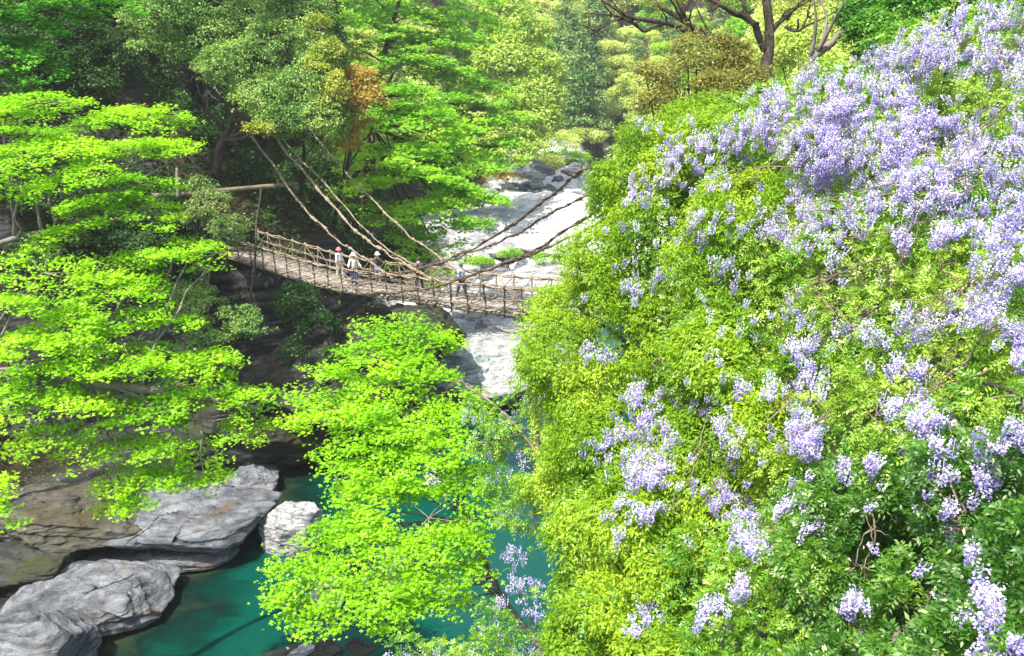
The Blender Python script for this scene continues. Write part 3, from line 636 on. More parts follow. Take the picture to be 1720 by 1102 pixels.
def person(label, px, py_feet, s_off, hgt, shirt, trousers, hair, hat=None, face=0.0, arms='down', stride=.12, bag=None, sleeves=True):
    """placed on the deck below photo column px; face = heading relative to +x"""
    ss = S[int(np.argmin([abs(pt_px(at_s(q_)[0] + at_s(q_)[2] * s_off + UPV)[0] - px) for q_ in S]))]
    p, t_, sd_ = at_s(ss); g = p + sd_ * s_off + UPV * .04
    k = hgt / 1.7; t = thing('person', label, 'person', g); t.rotation_euler = (0, 0, face)
    def q(*a): return np.array(a) * k
    st = stride
    J = [q(0, 0, .93), q(0, 0, 1.10), q(0, 0, 1.28), q(.01, 0, 1.42), q(.015, 0, 1.49), q(.02, 0, 1.58), q(.02, 0, 1.66)]
    RJ = [(.13, .10), (.125, .095), (.145, .10), (.085, .07), (.05, .05), (.085, .075), (.065, .06)]
    E = [(i, i + 1) for i in range(6)]
    legs = []
    for sg in (1, -1):
        b0 = len(J); J += [q(0, .09 * sg, .86), q(st * sg * .6 + .02, .10 * sg, .48), q(st * sg, .10 * sg, .09), q(st * sg + .13, .11 * sg, .035)]
        RJ += [.085, .058, .042, .036]; E += [(0, b0), (b0, b0 + 1), (b0 + 1, b0 + 2), (b0 + 2, b0 + 3)]; legs.append(b0)
    armj = []
    for sg in (1, -1):
        b0 = len(J)
        if arms == 'down': el, wr, hd = q(-.02 - .05 * sg, .24 * sg, 1.12), q(.07 + .04 * sg, .26 * sg, .89), q(.10 + .04 * sg, .26 * sg, .80)
        elif arms == 'rail': el, wr, hd = q(.06, .26 * sg, 1.14), q(.26, .30 * sg, 1.10), q(.34, .31 * sg, 1.09)
        else: el, wr, hd = q(.12, .23 * sg, 1.18), q(.24, .10 * sg, 1.46), q(.25, .06 * sg, 1.54)
        J += [q(0, .17 * sg, 1.38), el, wr, hd]; RJ += [.055, .043, .030, .036]; E += [(3, b0), (b0, b0 + 1), (b0 + 1, b0 + 2), (b0 + 2, b0 + 3)]; armj.append(b0)
    rr = [tuple(np.array(r) * k) if hasattr(r, '__len__') else r * k for r in RJ]
    body = skin_mesh('body', J, E, rr, M_skin, t)
    # face, ears and fingers joined into the same body mesh
    bm = bmesh.new(); bm.from_mesh(body.data)
    def bump(c, r, sc):
        g_ = bmesh.ops.create_uvsphere(bm, u_segments=8, v_segments=6, radius=r * k)
        for v in g_['verts']: v.co = Vector((v.co.x * sc[0] + c[0] * k, v.co.y * sc[1] + c[1] * k, v.co.z * sc[2] + c[2] * k))
    bump((.105, 0, 1.575), .017, (1.2, .8, 1.3)); bump((.09, 0, 1.535), .024, (.6, 1.2, .4))
    for sg in (1, -1): bump((.02, .085 * sg, 1.58), .025, (.7, .4, 1.2)); bump((.095, .03 * sg, 1.60), .011, (.6, 1, .7))
    for b0 in armj:
        hd = J[b0 + 3]; dr = unit(hd - J[b0 + 2])
        for f in range(5):
            off = (f - 2) * .016 * k; th_ = f == 0
            side_v = unit(np.cross(dr, np.array([0, 1, .1]))); a0 = hd + side_v * off + dr * (.0 if th_ else .025) * k
            Lf = [.05, .07, .078, .072, .055][f] * k; dv = unit(dr + side_v * (-.7 if th_ else 0.04 * (f - 2)))
            V_, Q_, (e1, e2) = tube_arrays([a0, a0 + dv * Lf * .5, a0 + dv * Lf + np.array([-.008, 0, -.01])], [.010 * k, .009 * k, .007 * k], 5)
            vs_ = [bm.verts.new(v) for v in V_]
            for qd in Q_: bm.faces.new([vs_[i] for i in qd])
    bm.to_mesh(body.data); bm.free()
    n0 = 4
    sm = flatmat('shirt_cloth', shirt); tm = flatmat('trouser_cloth', trousers); hm = flatmat('hair', hair); km = flatmat('shoe', (.08, .07, .07))
    Js = [J[0] + q(0, 0, .0), J[1], J[2], J[3]]; Rs = [tuple(np.array(RJ[i]) * k * 1.16 + .006) for i in range(4)]; Es = [(0, 1), (1, 2), (2, 3)]
    for b0 in armj:
        c0 = len(Js); Js += [J[b0], J[b0 + 1]] + ([J[b0 + 2] * .85 + J[b0 + 1] * .15] if sleeves else []); Rs += [.068 * k, .056 * k] + ([.043 * k] if sleeves else [])
        Es += [(3, c0), (c0, c0 + 1)] + ([(c0 + 1, c0 + 2)] if sleeves else [])
    skin_mesh('shirt', Js, Es, Rs, sm, t)
    Jt = [q(0, 0, .95)]; Rt = [(.148 * k, .118 * k)]; Et = []
    for b0 in legs:
        c0 = len(Jt); Jt += [J[b0], J[b0 + 1], J[b0 + 2] + q(0, 0, .02)]; Rt += [.10 * k, .076 * k, .062 * k]; Et += [(0, c0), (c0, c0 + 1), (c0 + 1, c0 + 2)]
    skin_mesh('trousers', Jt, Et, Rt, tm, t)
    for b0 in legs:
        skin_mesh('shoe', [J[b0 + 2] - q(.03, 0, .045), J[b0 + 3] + q(.02, 0, 0)], [(0, 1)], [.045 * k, .040 * k], km, t, 2)
    def cap(nm, c, rx, ry, rz, m_, lo=-.1):
        V_, T_ = ICO[4]; V2 = V_.copy(); V2[:, 2] = np.where(V2[:, 2] < lo, lo + (V2[:, 2] - lo) * .15, V2[:, 2])
        mesh_np(nm, (V2 * np.array([rx, ry, rz]) + np.array(c)) * k, T_, m_, t, smooth=True)
    cap('hair', (0.0, 0, 1.60), .105, .095, .10, hm, -.35)
    if hat is not None:
        hmt = flatmat('hat_cloth', hat); mbh = MB(); a = np.linspace(0, 2 * math.pi, 25)[:-1]; prof = [(.001, .145), (.07, .135), (.105, .09), (.112, .03), (.175, .0), (.178, -.012), (.10, .015)]
        V_ = np.array([[math.cos(x) * r_ + .01, math.sin(x) * r_, z_ + 1.63] for r_, z_ in prof for x in a]) * k
        nn = 24; Q_ = [[i * nn + j, i * nn + (j + 1) % nn, (i + 1) * nn + (j + 1) % nn, (i + 1) * nn + j] for i in range(len(prof) - 1) for j in range(nn)]
        mbh.add(V_, Q_); mbh.build('hat', hmt, t)
    if bag is not None:
        V_, T_ = ICO[4]; sv = np.sign(V_) * np.abs(V_) ** .55
        mesh_np('backpack', (sv * np.array([.09, .15, .22]) + np.array([-.21, 0, 1.20])) * k, T_, flatmat('bag_cloth', bag), t, smooth=True)
    return t
def pt_px(P):
    v = P - np.array([0, 0, CAMZ]); d = v[1] * CP - v[2] * SP; u = v[1] * SP + v[2] * CP
    return 860 + F * v[0] / d, 551 - F * u / d
HD = math.atan2(-12, 16)
person('person in a white long shirt with a pink hat, leftmost of the walkers', 569, 0, 1.35, 1.62, (.80, .77, .76), (.60, .56, .55), (.10, .05, .04), hat=(.62, .16, .22), face=HD)
person('person in a cream shirt and blue jeans with a grey hat holding the near rail', 595, 0, .55, 1.74, (.76, .73, .58), (.04, .07, .24), (.05, .04, .04), hat=(.50, .48, .46), face=HD - .6, arms='rail')
person('person in a dark jacket and grey cap raising both hands beside the long vine', 634, 0, 1.45, 1.68, (.06, .06, .09), (.28, .27, .36), (.05, .04, .04), hat=(.62, .58, .56), face=HD - .9, arms='up')
person('person all in dark brown and black with a backpack in the middle of the bridge', 705, 0, 1.2, 1.72, (.15, .07, .08), (.03, .025, .03), (.04, .02, .02), face=HD + math.pi, bag=(.04, .035, .05))
person('person striding in a lavender shirt and dark trousers, rightmost of the walkers', 774, 0, .9, 1.74, (.50, .52, .74), (.06, .06, .10), (.04, .04, .08), face=HD, stride=.22)

# ------------------------------------------------------------------ maples
def P_(x, y, r, d): return (x, y, r, d)
# upper left maple
up = [(60, 165, 90, 27), (10, 185, 70, 26), (150, 200, 90, 27.5), (235, 190, 75, 28), (285, 185, 40, 28.3), (90, 235, 110, 26), (200, 250, 100, 27), (280, 240, 60, 27.5), (20, 260, 80, 25),
      (110, 290, 90, 25.5), (230, 300, 75, 26.5), (160, 335, 80, 26), (240, 345, 60, 26.5), (280, 350, 30, 27), (60, 215, 60, 26), (320, 245, 20, 27.8), (30, 310, 60, 25), (90, 390, 45, 25.5), (130, 375, 50, 25.6)]
make_maple('maple_tree', 'bright lime maple reaching in from the left edge above the log pole', [-17.5, 21, gz(-17.5, 21)], up, 1.35, .085, .062, M_maple, seed=1,
           trunk_pts=[(-17.2, 22.5, 13), (-15.5, 25, 16), (-12.5, 26.5, 16.8)], trunk_r=.2)
lo = [(330, 410, 60, 27), (290, 425, 75, 26.5), (215, 440, 60, 26), (345, 445, 40, 27), (70, 450, 95, 24.5), (20, 500, 70, 24), (200, 470, 80, 25.5), (150, 500, 90, 25), (240, 465, 50, 26),
      (90, 550, 100, 24), (30, 570, 80, 23.5), (200, 545, 95, 25), (280, 535, 60, 26), (270, 590, 95, 25.5), (180, 620, 100, 24.5), (350, 595, 55, 26.5), (380, 605, 30, 27), (340, 640, 80, 26),
      (410, 655, 60, 26.6), (445, 665, 32, 27), (250, 670, 100, 25), (120, 660, 95, 24), (40, 640, 80, 23.5), (330, 700, 90, 25.5), (410, 720, 50, 26.4), (230, 740, 80, 25), (20, 690, 60, 23), (60, 730, 60, 23.5),
      (130, 740, 60, 24), (200, 800, 55, 24.6), (230, 830, 60, 24.6), (290, 800, 60, 25), (350, 800, 40, 25.5), (190, 850, 35, 24.5), (250, 790, 50, 25), (150, 570, 80, 24.4), (330, 760, 50, 25.6), (100, 610, 70, 24)]
make_maple('maple_tree', 'broad lime green maple spreading over the left bank rocks below the bridge', [-16.5, 17, gz(-16.5, 17)], lo, 1.3, .085, .062, M_maple, seed=2,
           trunk_pts=[(-16.2, 19, 12.5), (-14, 22, 13.5), (-10, 23.5, 12.5), (-7.5, 24.5, 11.5)], trunk_r=.28)
make_maple('maple_tree', 'small spray of a maple at the left edge above the brown rock shelf', [-14.5, 17, gz(-14.5, 17)], [(0, 850, 30, 21), (10, 880, 25, 20.8), (-15, 820, 40, 21)], 1.3, .09, .065, M_maple, seed=3,
           trunk_pts=[(-14, 18.5, 10), (-12.8, 19.5, 11.5)], trunk_r=.08)
make_maple('maple_tree', 'deep green maple filling the top left corner', [-24, 33, gz(-24, 33)], [(20, 20, 90, 36), (90, 10, 80, 36.5), (140, 25, 35, 37), (20, 70, 80, 35.5), (60, 110, 55, 35.8), (10, 120, 50, 35), (60, 150, 30, 36), (40, -30, 120, 36), (150, -30, 90, 37), (-30, 60, 80, 35)], 1.3, .14, .10, M_maple_deep, seed=4,
           trunk_pts=[(-23, 34, 20), (-21, 35, 25), (-19, 36, 27)], trunk_r=.25, sub_r=.34, bark=M_bark)
ce = [(690, 545, 45, 24), (650, 560, 60, 23.5), (720, 570, 40, 24), (600, 590, 55, 23), (760, 575, 30, 24.5), (680, 600, 70, 23), (560, 625, 50, 22.5), (640, 640, 80, 22.5), (730, 630, 40, 23.5), (520, 660, 40, 22.3), (580, 680, 70, 22),
      (680, 690, 80, 22), (740, 690, 50, 22.5), (510, 700, 35, 22), (600, 740, 75, 21.5), (700, 750, 85, 21.5), (585, 790, 50, 21), (660, 800, 95, 21), (760, 800, 55, 21.5), (575, 830, 42, 20.6), (620, 850, 85, 20.5),
      (720, 860, 90, 20.5), (575, 880, 45, 20.2), (790, 880, 40, 21), (600, 910, 90, 20), (490, 925, 34, 20), (700, 930, 90, 20), (790, 930, 35, 20.6), (520, 960, 75, 19.6), (620, 980, 80, 19.5), (480, 990, 40, 19.4),
      (720, 1000, 65, 19.6), (540, 1030, 45, 19.3), (500, 1020, 40, 19.3), (660, 1030, 50, 19.4), (780, 770, 35, 21.6), (640, 700, 50, 22), (790, 700, 35, 22), (800, 820, 40, 21), (820, 860, 35, 20.8), (760, 960, 45, 20), (810, 960, 25, 20.4), (790, 660, 30, 22.6), (770, 900, 50, 20.4)]
make_maple('maple_tree', 'lime yellow maple in the centre leaning over the pool in front of the bridge', [1.5, 17, gz(1.5, 17)], [(a, b, c * 1.12, e) for a, b, c, e in ce], 1.5, .082, .055, M_maple, seed=5,
           trunk_pts=[(.9, 18, 6.5), (-.4, 19.5, 8.8), (-1.8, 21.2, 11.3), (-2.4, 22.8, 12.6)], trunk_r=.12, limb_r=.03, hole=.19)
mi = [(640, 150, 60, 58), (690, 190, 90, 58), (620, 200, 70, 57), (740, 220, 90, 58.5), (660, 250, 100, 57), (780, 260, 60, 59), (720, 290, 110, 57), (630, 300, 80, 56), (790, 320, 70, 58), (700, 340, 100, 56.5),
      (780, 370, 60, 57), (730, 400, 60, 56.5), (690, 395, 50, 56), (640, 350, 60, 56), (830, 330, 25, 58), (600, 250, 40, 56.5), (690, 440, 40, 55), (730, 460, 45, 55.5), (650, 180, 50, 58), (700, 150, 60, 59)]
make_maple('maple_tree', 'bright green maple on the far left bank directly above the bridge walkers', [-11, 66, gz(-11, 66)], mi, 1.3, .20, .15, M_maple_mid, seed=6,
           trunk_pts=[(-10.5, 64, 12), (-9, 61, 17), (-7.5, 59, 20)], trunk_r=.3, sub_r=.5, bark=M_bark, limb_r=.09, th=.3)
mi2 = [(560, 60, 60, 84), (610, 30, 80, 84), (660, 60, 70, 85), (590, 100, 60, 83), (700, 20, 80, 86), (760, 60, 80, 87), (740, 110, 90, 86), (800, 130, 70, 88), (770, 170, 80, 86), (810, 200, 60, 87), (830, 240, 50, 87), (700, 80, 60, 85),
       (640, 110, 50, 84), (790, 20, 70, 88), (850, 200, 50, 88), (800, 270, 50, 86), (850, 270, 40, 86), (620, -20, 100, 84), (740, -30, 100, 86)]
make_maple('maple_tree', 'tall deep green maple behind the bright one at the top centre', [-15, 92, gz(-15, 92)], mi2, 1.3, .30, .22, leafmat('maple_leaf_tall', (.12, .36, .02), (.24, .50, .03), (.42, .62, .05), .5, .04, 1.3), seed=7,
           trunk_pts=[(-13, 91, 18), (-11, 89, 24), (-9, 87, 28)], trunk_r=.35, sub_r=.7, bark=M_bark, limb_r=.1, th=.4)

# ------------------------------------------------------------------ broadleaf trees of the left slope
def la(nclump, per, rc, Ls, Ws, **k): return dict(nclump=nclump, per=per, rc=rc, Ls=Ls, Ws=Ws, **k)
make_tree('oak_tree', 'grey green evergreen oak with pale new leaves above the long bridge vines', 'tree', [-18, 54, gz(-18, 54)],
          [blob(270, 30, 70, 40, 49), blob(340, 60, 70, 45, 50), blob(420, 30, 80, 50, 51), blob(400, 110, 70, 40, 49), blob(470, 90, 80, 55, 50), blob(520, 150, 60, 60, 49), blob(450, 160, 60, 35, 48.5), blob(330, 15, 80, 40, 50),
           blob(540, 200, 45, 50, 48.5), blob(480, 200, 50, 30, 48), blob(500, 30, 60, 50, 51), blob(250, 75, 30, 12, 48.5), blob(550, 110, 30, 50, 49), blob(300, 85, 35, 12, 49), blob(400, -20, 120, 30, 50)],
          la(2300, 26, .34, .15, .075, hole=.33, hs=1.1, upn=.55), M_oak, trunk_r=.3, trunk_top=pt(420, 150, 51), seed=11)
make_tree('yellow_tree', 'tree with yellow spring leaves at the right side of the grey green oak', 'tree', [-14, 58, gz(-14, 58)],
          [blob(535, 45, 20, 22, 48.6), blob(552, 85, 22, 22, 48.4), blob(565, 150, 16, 30, 47.9), blob(530, 110, 25, 16, 48), blob(548, 175, 16, 18, 47.8), blob(440, 215, 26, 9, 46.8)],
          la(300, 24, .32, .14, .08, hole=.36, upn=.5), M_yellow, trunk_r=.15, seed=12)
make_tree('brown_leaf_tree', 'orange brown young leaved tree between the oak and the bright maple', 'tree', [-12, 58, gz(-12, 58)],
          [blob(600, 140, 36, 30, 50), blob(618, 175, 32, 30, 50), blob(590, 190, 30, 40, 49.8), blob(585, 235, 18, 18, 49.6)],
          la(400, 26, .36, .15, .08, hole=.32, upn=.5, thick=.5), M_brown, trunk_r=.14, seed=13)
make_tree('shrub', 'green shrub with yellow tips at the left end of the bridge', 'shrub', [-17.5, 46, gz(-17.5, 46)],
          [blob(355, 345, 35, 30, 47), blob(385, 385, 32, 25, 46.5), blob(335, 310, 18, 18, 47.5), blob(330, 365, 25, 18, 47)],
          la(260, 20, .28, .14, .07, hole=.3), leafmat('bridge_shrub_leaf', (.06, .15, .03), (.16, .28, .06), (.50, .48, .14), .35, .06, 1.1), trunk_r=.08, seed=14)
make_tree('shrub', 'leafy shrub hanging from the dark cliff below the left end of the bridge', 'shrub', [-15.5, 45, gz(-15.5, 45)],
          [blob(340, 520, 50, 22, 44), blob(395, 520, 45, 28, 43.5), blob(430, 545, 38, 20, 43), blob(360, 560, 45, 20, 43.5), blob(320, 490, 40, 16, 44.5)],
          la(480, 20, .28, .12, .07, hole=.36, flat=.4), leafmat('cliff_shrub_leaf', (.05, .15, .03), (.14, .28, .05), (.32, .45, .08), .35, .06, 1.1), trunk_r=.08, seed=15)
make_tree('shrub', 'deep green shrub in the shade under the bridge, nearest the cliff block', 'shrub', [-12.3, 47, gz(-12.3, 47)],
          [blob(500, 510, 35, 35, 46.5), blob(535, 555, 35, 35, 46), blob(505, 590, 30, 25, 45.5), blob(560, 590, 25, 22, 45.6)],
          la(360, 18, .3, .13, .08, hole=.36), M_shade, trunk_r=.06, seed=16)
UL = ['dark shaded tree filling the gap below the grey green oak on its left', 'dark tree just under the middle of the oak crown', 'dark tree the leftmost long bridge vine passes in front of', 'dark tree right above the log pole end beside the bridge vines',
 'dark tree behind the left part of the oak crown', 'dark tree between the top left maple and the oak', 'dark tree below the orange brown tree behind the bridge vines', 'dark tree under the bright maple right of the last left vine', 'dark low tree directly behind the walkers on the bridge',
 'dark shrubby tree just left of the bridge head', 'dark tree showing through the middle of the left maples', 'dark tree behind the lower left maple at mid height', 'dark tree just left of the log pole', 'dark tree crossed by the pair of twisted bridge vines', 'dark tree beside the straight trunks near the top left corner',
 'dark tree behind the bridge rail under the long vines', 'dark tree behind the upper left maple at the frame edge',
 'dark tree between the sprays of the top left maple', 'dark tree just right of the top left maple, above the lime one', 'dark tree behind the right tip of the top left maple', 'dark narrow tree at the left edge of the grey green oak', 'dark tree between the top left maple and the lime maple below it']
# shaded understorey shrubs on the slope behind the bridge
for i, (px_, py_, rr_, d_) in enumerate([(250, 240, 60, 54), (340, 200, 60, 56), (390, 270, 60, 56), (440, 340, 55, 58), (350, 130, 70, 58), (200, 130, 60, 56), (520, 280, 50, 60), (560, 380, 60, 60), (620, 430, 50, 58), (300, 420, 60, 50), (230, 400, 70, 48), (120, 440, 80, 46),
                                         (250, 330, 60, 50), (470, 300, 50, 60), (150, 90, 50, 56), (520, 430, 50, 60), (60, 300, 80, 46), (60, 70, 60, 50), (130, 110, 60, 51), (110, 40, 60, 52), (185, 75, 40, 53), (30, 140, 60, 50)]):
    c = pt(px_, py_, d_); g_ = gz(c[0], c[1]); 
    make_tree('understorey_tree', UL[i], 'tree', [c[0], c[1] + 1, min(g_, c[2] - 1)],
              [blob(px_, py_, rr_, rr_ * .6, d_), blob(px_ + 25, py_ + 30, rr_ * .7, rr_ * .5, d_ - .6), blob(px_ - 35, py_ - 20, rr_ * .6, rr_ * .45, d_ + .5)],
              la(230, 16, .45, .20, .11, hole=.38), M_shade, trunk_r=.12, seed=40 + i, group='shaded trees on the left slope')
# cedar trunks with crowns above the frame that keep the slope in shade
CT = [(80, 56), (105, 58), (130, 60), (165, 62), (-60, 54), (230, 62), (300, 64), (20, 60), (360, 66), (440, 68), (-160, 50), (520, 72)]
CT += [(u_ + R.uniform(-18, 18), d_ + R.uniform(-3, 3)) for d_ in (70, 80, 92, 106) for u_ in range(-40, 560, 62)]
ctp = []
for i, (px_, d_) in enumerate(CT):
    c = pt(px_, 100, d_); x_, y_ = c[0], c[1]; g_ = gz(x_, y_); b_ = np.array([x_, y_, g_])
    lbl_ = 'tall dark straight cedar on the upper left slope behind the maples and the oak'
    if i >= 3:
        r_ = dup(ctp[i % 3], b_, R.uniform(0, 6.28), R.uniform(.8, 1.2), lbl_, 'straight cedars on the left slope'); r_['category'] = 'tree'; continue
    Hh = 18 + i; t = thing('cedar_tree', lbl_, 'tree', b_, 'straight cedars on the left slope'); ctp.append(t); z0 = np.zeros(3)
    mb = MB(); mb.tube(curve([z0 - UPV * .6, z0 + UPV * Hh * .5, z0 + UPV * Hh], 14, .1, 1, i), np.linspace(.34, .05, 14), 9, .2, i); mb.build('trunk', M_bark, t)
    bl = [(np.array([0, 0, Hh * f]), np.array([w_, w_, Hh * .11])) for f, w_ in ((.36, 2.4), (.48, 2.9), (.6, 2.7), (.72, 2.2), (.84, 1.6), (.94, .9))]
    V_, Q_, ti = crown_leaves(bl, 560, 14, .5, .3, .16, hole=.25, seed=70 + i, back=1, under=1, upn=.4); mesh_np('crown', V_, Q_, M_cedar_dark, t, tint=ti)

# undergrowth carpet on the left bank and slope
def carpet(label, n, xr, yr, per, rc, Ls, Ws, mat, seed, cond=None, name='undergrowth'):
    x = R.uniform(*xr, n); y = R.uniform(*yr, n); z, bm_ = ground(x, y); k = (z > .9) & (bm_ < .3) & (vnoise(np.stack([x, y, z], 1) / 2.2, seed) > .30)
    if cond is not None: k &= cond(x, y, z)
    C = np.stack([x, y, z + .15], 1)[k]; m_ = len(C); ct = np.clip(.5 + (vnoise(C / 1.6, seed + 1) - .5), 0, 1)
    off = R.randn(m_, per, 3) * rc * np.array([1, 1, .45]); P = (C[:, None] + off).reshape(-1, 3); kk = len(P)
    nrm = unit(np.array([0, 0, 1]) + R.randn(kk, 3) * .5); D = unit(R.randn(kk, 3)); D = unit(D - nrm * (D * nrm).sum(1)[:, None]); sc = R.uniform(.7, 1.3, kk)
    V_, Q_ = kites(P, D, nrm, Ls * sc, Ws * sc); o = mesh_np(name, V_, Q_, mat, tint=np.clip(np.repeat(ct, per) + R.randn(kk) * .15, 0, 1))
    o['kind'] = 'stuff'; tag(o, label, 'undergrowth'); return o
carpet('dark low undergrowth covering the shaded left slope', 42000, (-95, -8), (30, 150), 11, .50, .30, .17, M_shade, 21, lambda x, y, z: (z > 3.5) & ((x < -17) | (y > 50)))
carpet('fine moss and grass tufts on the brown shelf of the left bank', 2500, (-30, -9), (24, 42), 12, .22, .12, .03, leafmat('grass_tuft', (.05, .10, .015), (.14, .13, .03), (.22, .16, .05), .3, .04, 1), 22, lambda x, y, z: z < 6)
carpet('leafy bushes carpeting the right bank slope', 7000, (7, 45), (20, 110), 10, .5, .3, .17, M_maple_mid, 23, lambda x, y, z: z > 1)

# grass tufts and bushes on the river bed
for i, (px_, py_, r_, z_, lb) in enumerate([(805, 436, 14, 4.5, 'small green bush, left one of the two on the pale slab behind the bridge'), (857, 424, 12, 5, 'small green bush, right one of the two on the pale slab behind the bridge'), (930, 430, 22, 5, 'low green bush on the river bed at the edge of the yellow green tree')]):
    c = on_water(px_, py_, z_); d_ = np.linalg.norm(c - [0, 0, CAMZ]) * .995
    make_tree('bush', lb, 'bush', c - np.array([0, 0, 1]), [blob(px_, py_, r_, r_ * .5, d_), blob(px_ - r_, py_ + 3, r_ * .6, r_ * .4, d_), blob(px_ + r_, py_ + 2, r_ * .6, r_ * .4, d_)], la(70, 16, .3, .16, .08, hole=.1), M_maple_mid, trunk_r=.05, limbs=False, seed=90 + i)

# ------------------------------------------------------------------ far valley
def proto_tree(kind, seed):
    t = bpy.data.objects.new({'round': 'broadleaf_tree', 'pale': 'broadleaf_tree', 'cedar': 'cedar_tree', 'olive': 'broadleaf_tree'}[kind], None); COL.objects.link(t); t.empty_display_size = .5
    rr = np.random.RandomState(seed); bl = []
    if kind == 'cedar':
        for f in np.linspace(.18, .96, 9): bl.append((np.array([rr.uniform(-.2, .2), rr.uniform(-.2, .2), 13 * f]), np.array([2.5 * (1.05 - f) + .25] * 2 + [1.0])))
        a = (420, 12, .55, .42, .2); mt = M_cedar; H_ = 12
    else:
        for j in range(11):
            a_ = rr.uniform(0, 6.28); q = rr.uniform(.3, 2.5); z_ = rr.uniform(2.6, 7); bl.append((np.array([math.cos(a_) * q, math.sin(a_) * q, z_]), np.array([rr.uniform(1.2, 2.0)] * 2 + [rr.uniform(.7, 1.2)])))
        a = (460, 12, .55, .38, .24); mt = {'round': M_maple_mid, 'pale': M_pale, 'olive': M_olive}[kind]; H_ = 6
    V_, Q_, ti = crown_leaves(bl, *a, hole=.28, seed=seed, back=1, under=.6, hs=1.6)
    mesh_np('crown', V_, Q_, mt, t, tint=ti)
    mb = MB(); mb.tube(curve([(0, 0, -.8), (.1, .1, H_ * .5), (0, 0, H_)], 10, .1), np.linspace(.28, .06, 10), 7, .2, seed)
    for b_ in bl[:7]: mb.tube(curve([(0, 0, b_[0][2] * .5), b_[0]], 6, .1), np.linspace(.1, .03, 6), 5)
    mb.build('trunk', M_bark, t); return t
PT = {'round': [proto_tree('round', 501), proto_tree('round', 502)], 'pale': [proto_tree('pale', 503), proto_tree('pale', 504)], 'cedar': [proto_tree('cedar', 505), proto_tree('cedar', 506)], 'olive': [proto_tree('olive', 507)]}
LB = {'round': ('fresh green broadleaf tree among many on the far valley side', 'fresh green trees on the far valley sides'),
      'pale': ('pale yellow green tree among many on the far valley side', 'pale trees on the far valley sides'),
      'cedar': ('dark pointed cedar among many on the far valley side', 'cedars on the far valley sides'),
      'olive': ('olive brown leaved tree among many on the far valley side', 'olive trees on the far valley sides')}
used = set()
def put(kind, x, y, sc, z=None, label=None, group=True):
    pr = PT[kind][R.randint(len(PT[kind]))]; lb, gp = LB[kind]; zz = gz(x, y) if z is None else z
    if id(pr) not in used:
        used.add(id(pr)); pr.location = (x, y, zz); pr.rotation_euler = (0, 0, R.uniform(0, 6)); pr.scale = (sc,) * 3; pr['label'] = label or lb; pr['category'] = 'tree'
        if not label: pr['group'] = gp
        return pr
    r_ = dup(pr, (x, y, zz), R.uniform(0, 6.28), sc, label or lb, None if label else gp); r_['category'] = 'tree'
    if label and 'group' in r_.keys(): del r_['group']
    return r_
n_far = 0; pts_ = []
for i in range(6000):
    y = R.uniform(75, 330); x = R.uniform(-.30, .62) * y + R.uniform(-8, 8)
    z, bmk = ground(np.array([x]), np.array([y])); z = float(z[0])
    if bmk[0] > .05 or z < 2.0: continue
    u_, v_ = pt_px(np.array([x, y, z + 4]))
    if u_ < 560 or u_ > 1560 or v_ < -120 or v_ > 420: continue
    if u_ > 1080 and v_ > 230: continue
    if u_ < 700 and v_ > 250: continue
    mind = 3.6 + (y - 75) * .016
    if any((x - a) ** 2 + (y - b) ** 2 < mind ** 2 for a, b in pts_): continue
    pts_.append((x, y)); left = u_ < 930
    kind = R.choice(['round', 'pale', 'cedar', 'olive'], p=[.25, .55, .15, .05] if y > 100 else [.45, .4, .1, .05])
    if 930 < u_ < 1040 and y < 220: kind = R.choice(['cedar', 'pale'], p=[.7, .3])
    put(kind, x, y, R.uniform(.75, 1.25) * (1 + max(0, y - 120) * .003)); n_far += 1
    if n_far >= 300: break
print('far trees', n_far)
make_tree('broadleaf_tree', 'tall pale yellow green tree on the left bank beyond the tall maple', 'tree', [-7, 121, gz(-7, 121)],
          [blob(870, 50, 50, 40, 112), blob(850, 100, 50, 40, 111), blob(900, 120, 45, 40, 112), blob(880, 160, 50, 35, 111), blob(900, 200, 40, 35, 111), blob(850, 20, 40, 40, 112), blob(920, 160, 25, 30, 112), blob(860, 220, 45, 30, 110), blob(850, 255, 40, 22, 109), blob(890, 250, 25, 18, 109)],
          la(1300, 18, .75, .42, .25, hole=.25, hs=2.4), leafmat('tall_pale_leaf', (.22, .40, .05), (.42, .58, .09), (.60, .68, .18), .45, .05, 1.2), trunk_r=.3, seed=31)

for i, (px_, py_, r_, z_, lb, mt) in enumerate([(852, 300, 26, 4.2, 'orange brown dry bush at the top of the pale cliff slabs', M_brown), (905, 268, 24, 5.5, 'pale green bush just above the pale cliff slabs, beside the orange dry bush', M_pale), (950, 262, 26, 5.5, 'fresh green bush where the river bed disappears behind the flowering tree', M_maple_mid),
        (975, 225, 26, 7, 'yellowish bush on the far bank above the right hand vines', M_pale), (815, 285, 20, 5, 'green bush at the lower edge of the bright maple by the cliff slabs', M_maple_mid), (925, 235, 30, 8, 'light green bush at the foot of the tall pale tree', M_pale)]):
    c = on_water(px_, py_, z_); d_ = (CAMZ - z_) / (SP + (py_ - 551) / F * CP)
    make_tree('bush', lb, 'bush', c - np.array([0, 0, 1]), [blob(px_, py_, r_, r_ * .4, d_), blob(px_ - r_, py_ + 4, r_ * .7, r_ * .4, d_), blob(px_ + r_, py_ + 3, r_ * .7, r_ * .4, d_)], la(170, 16, .5, .28, .15, hole=.1), mt, trunk_r=.06, limbs=False, seed=190 + i)

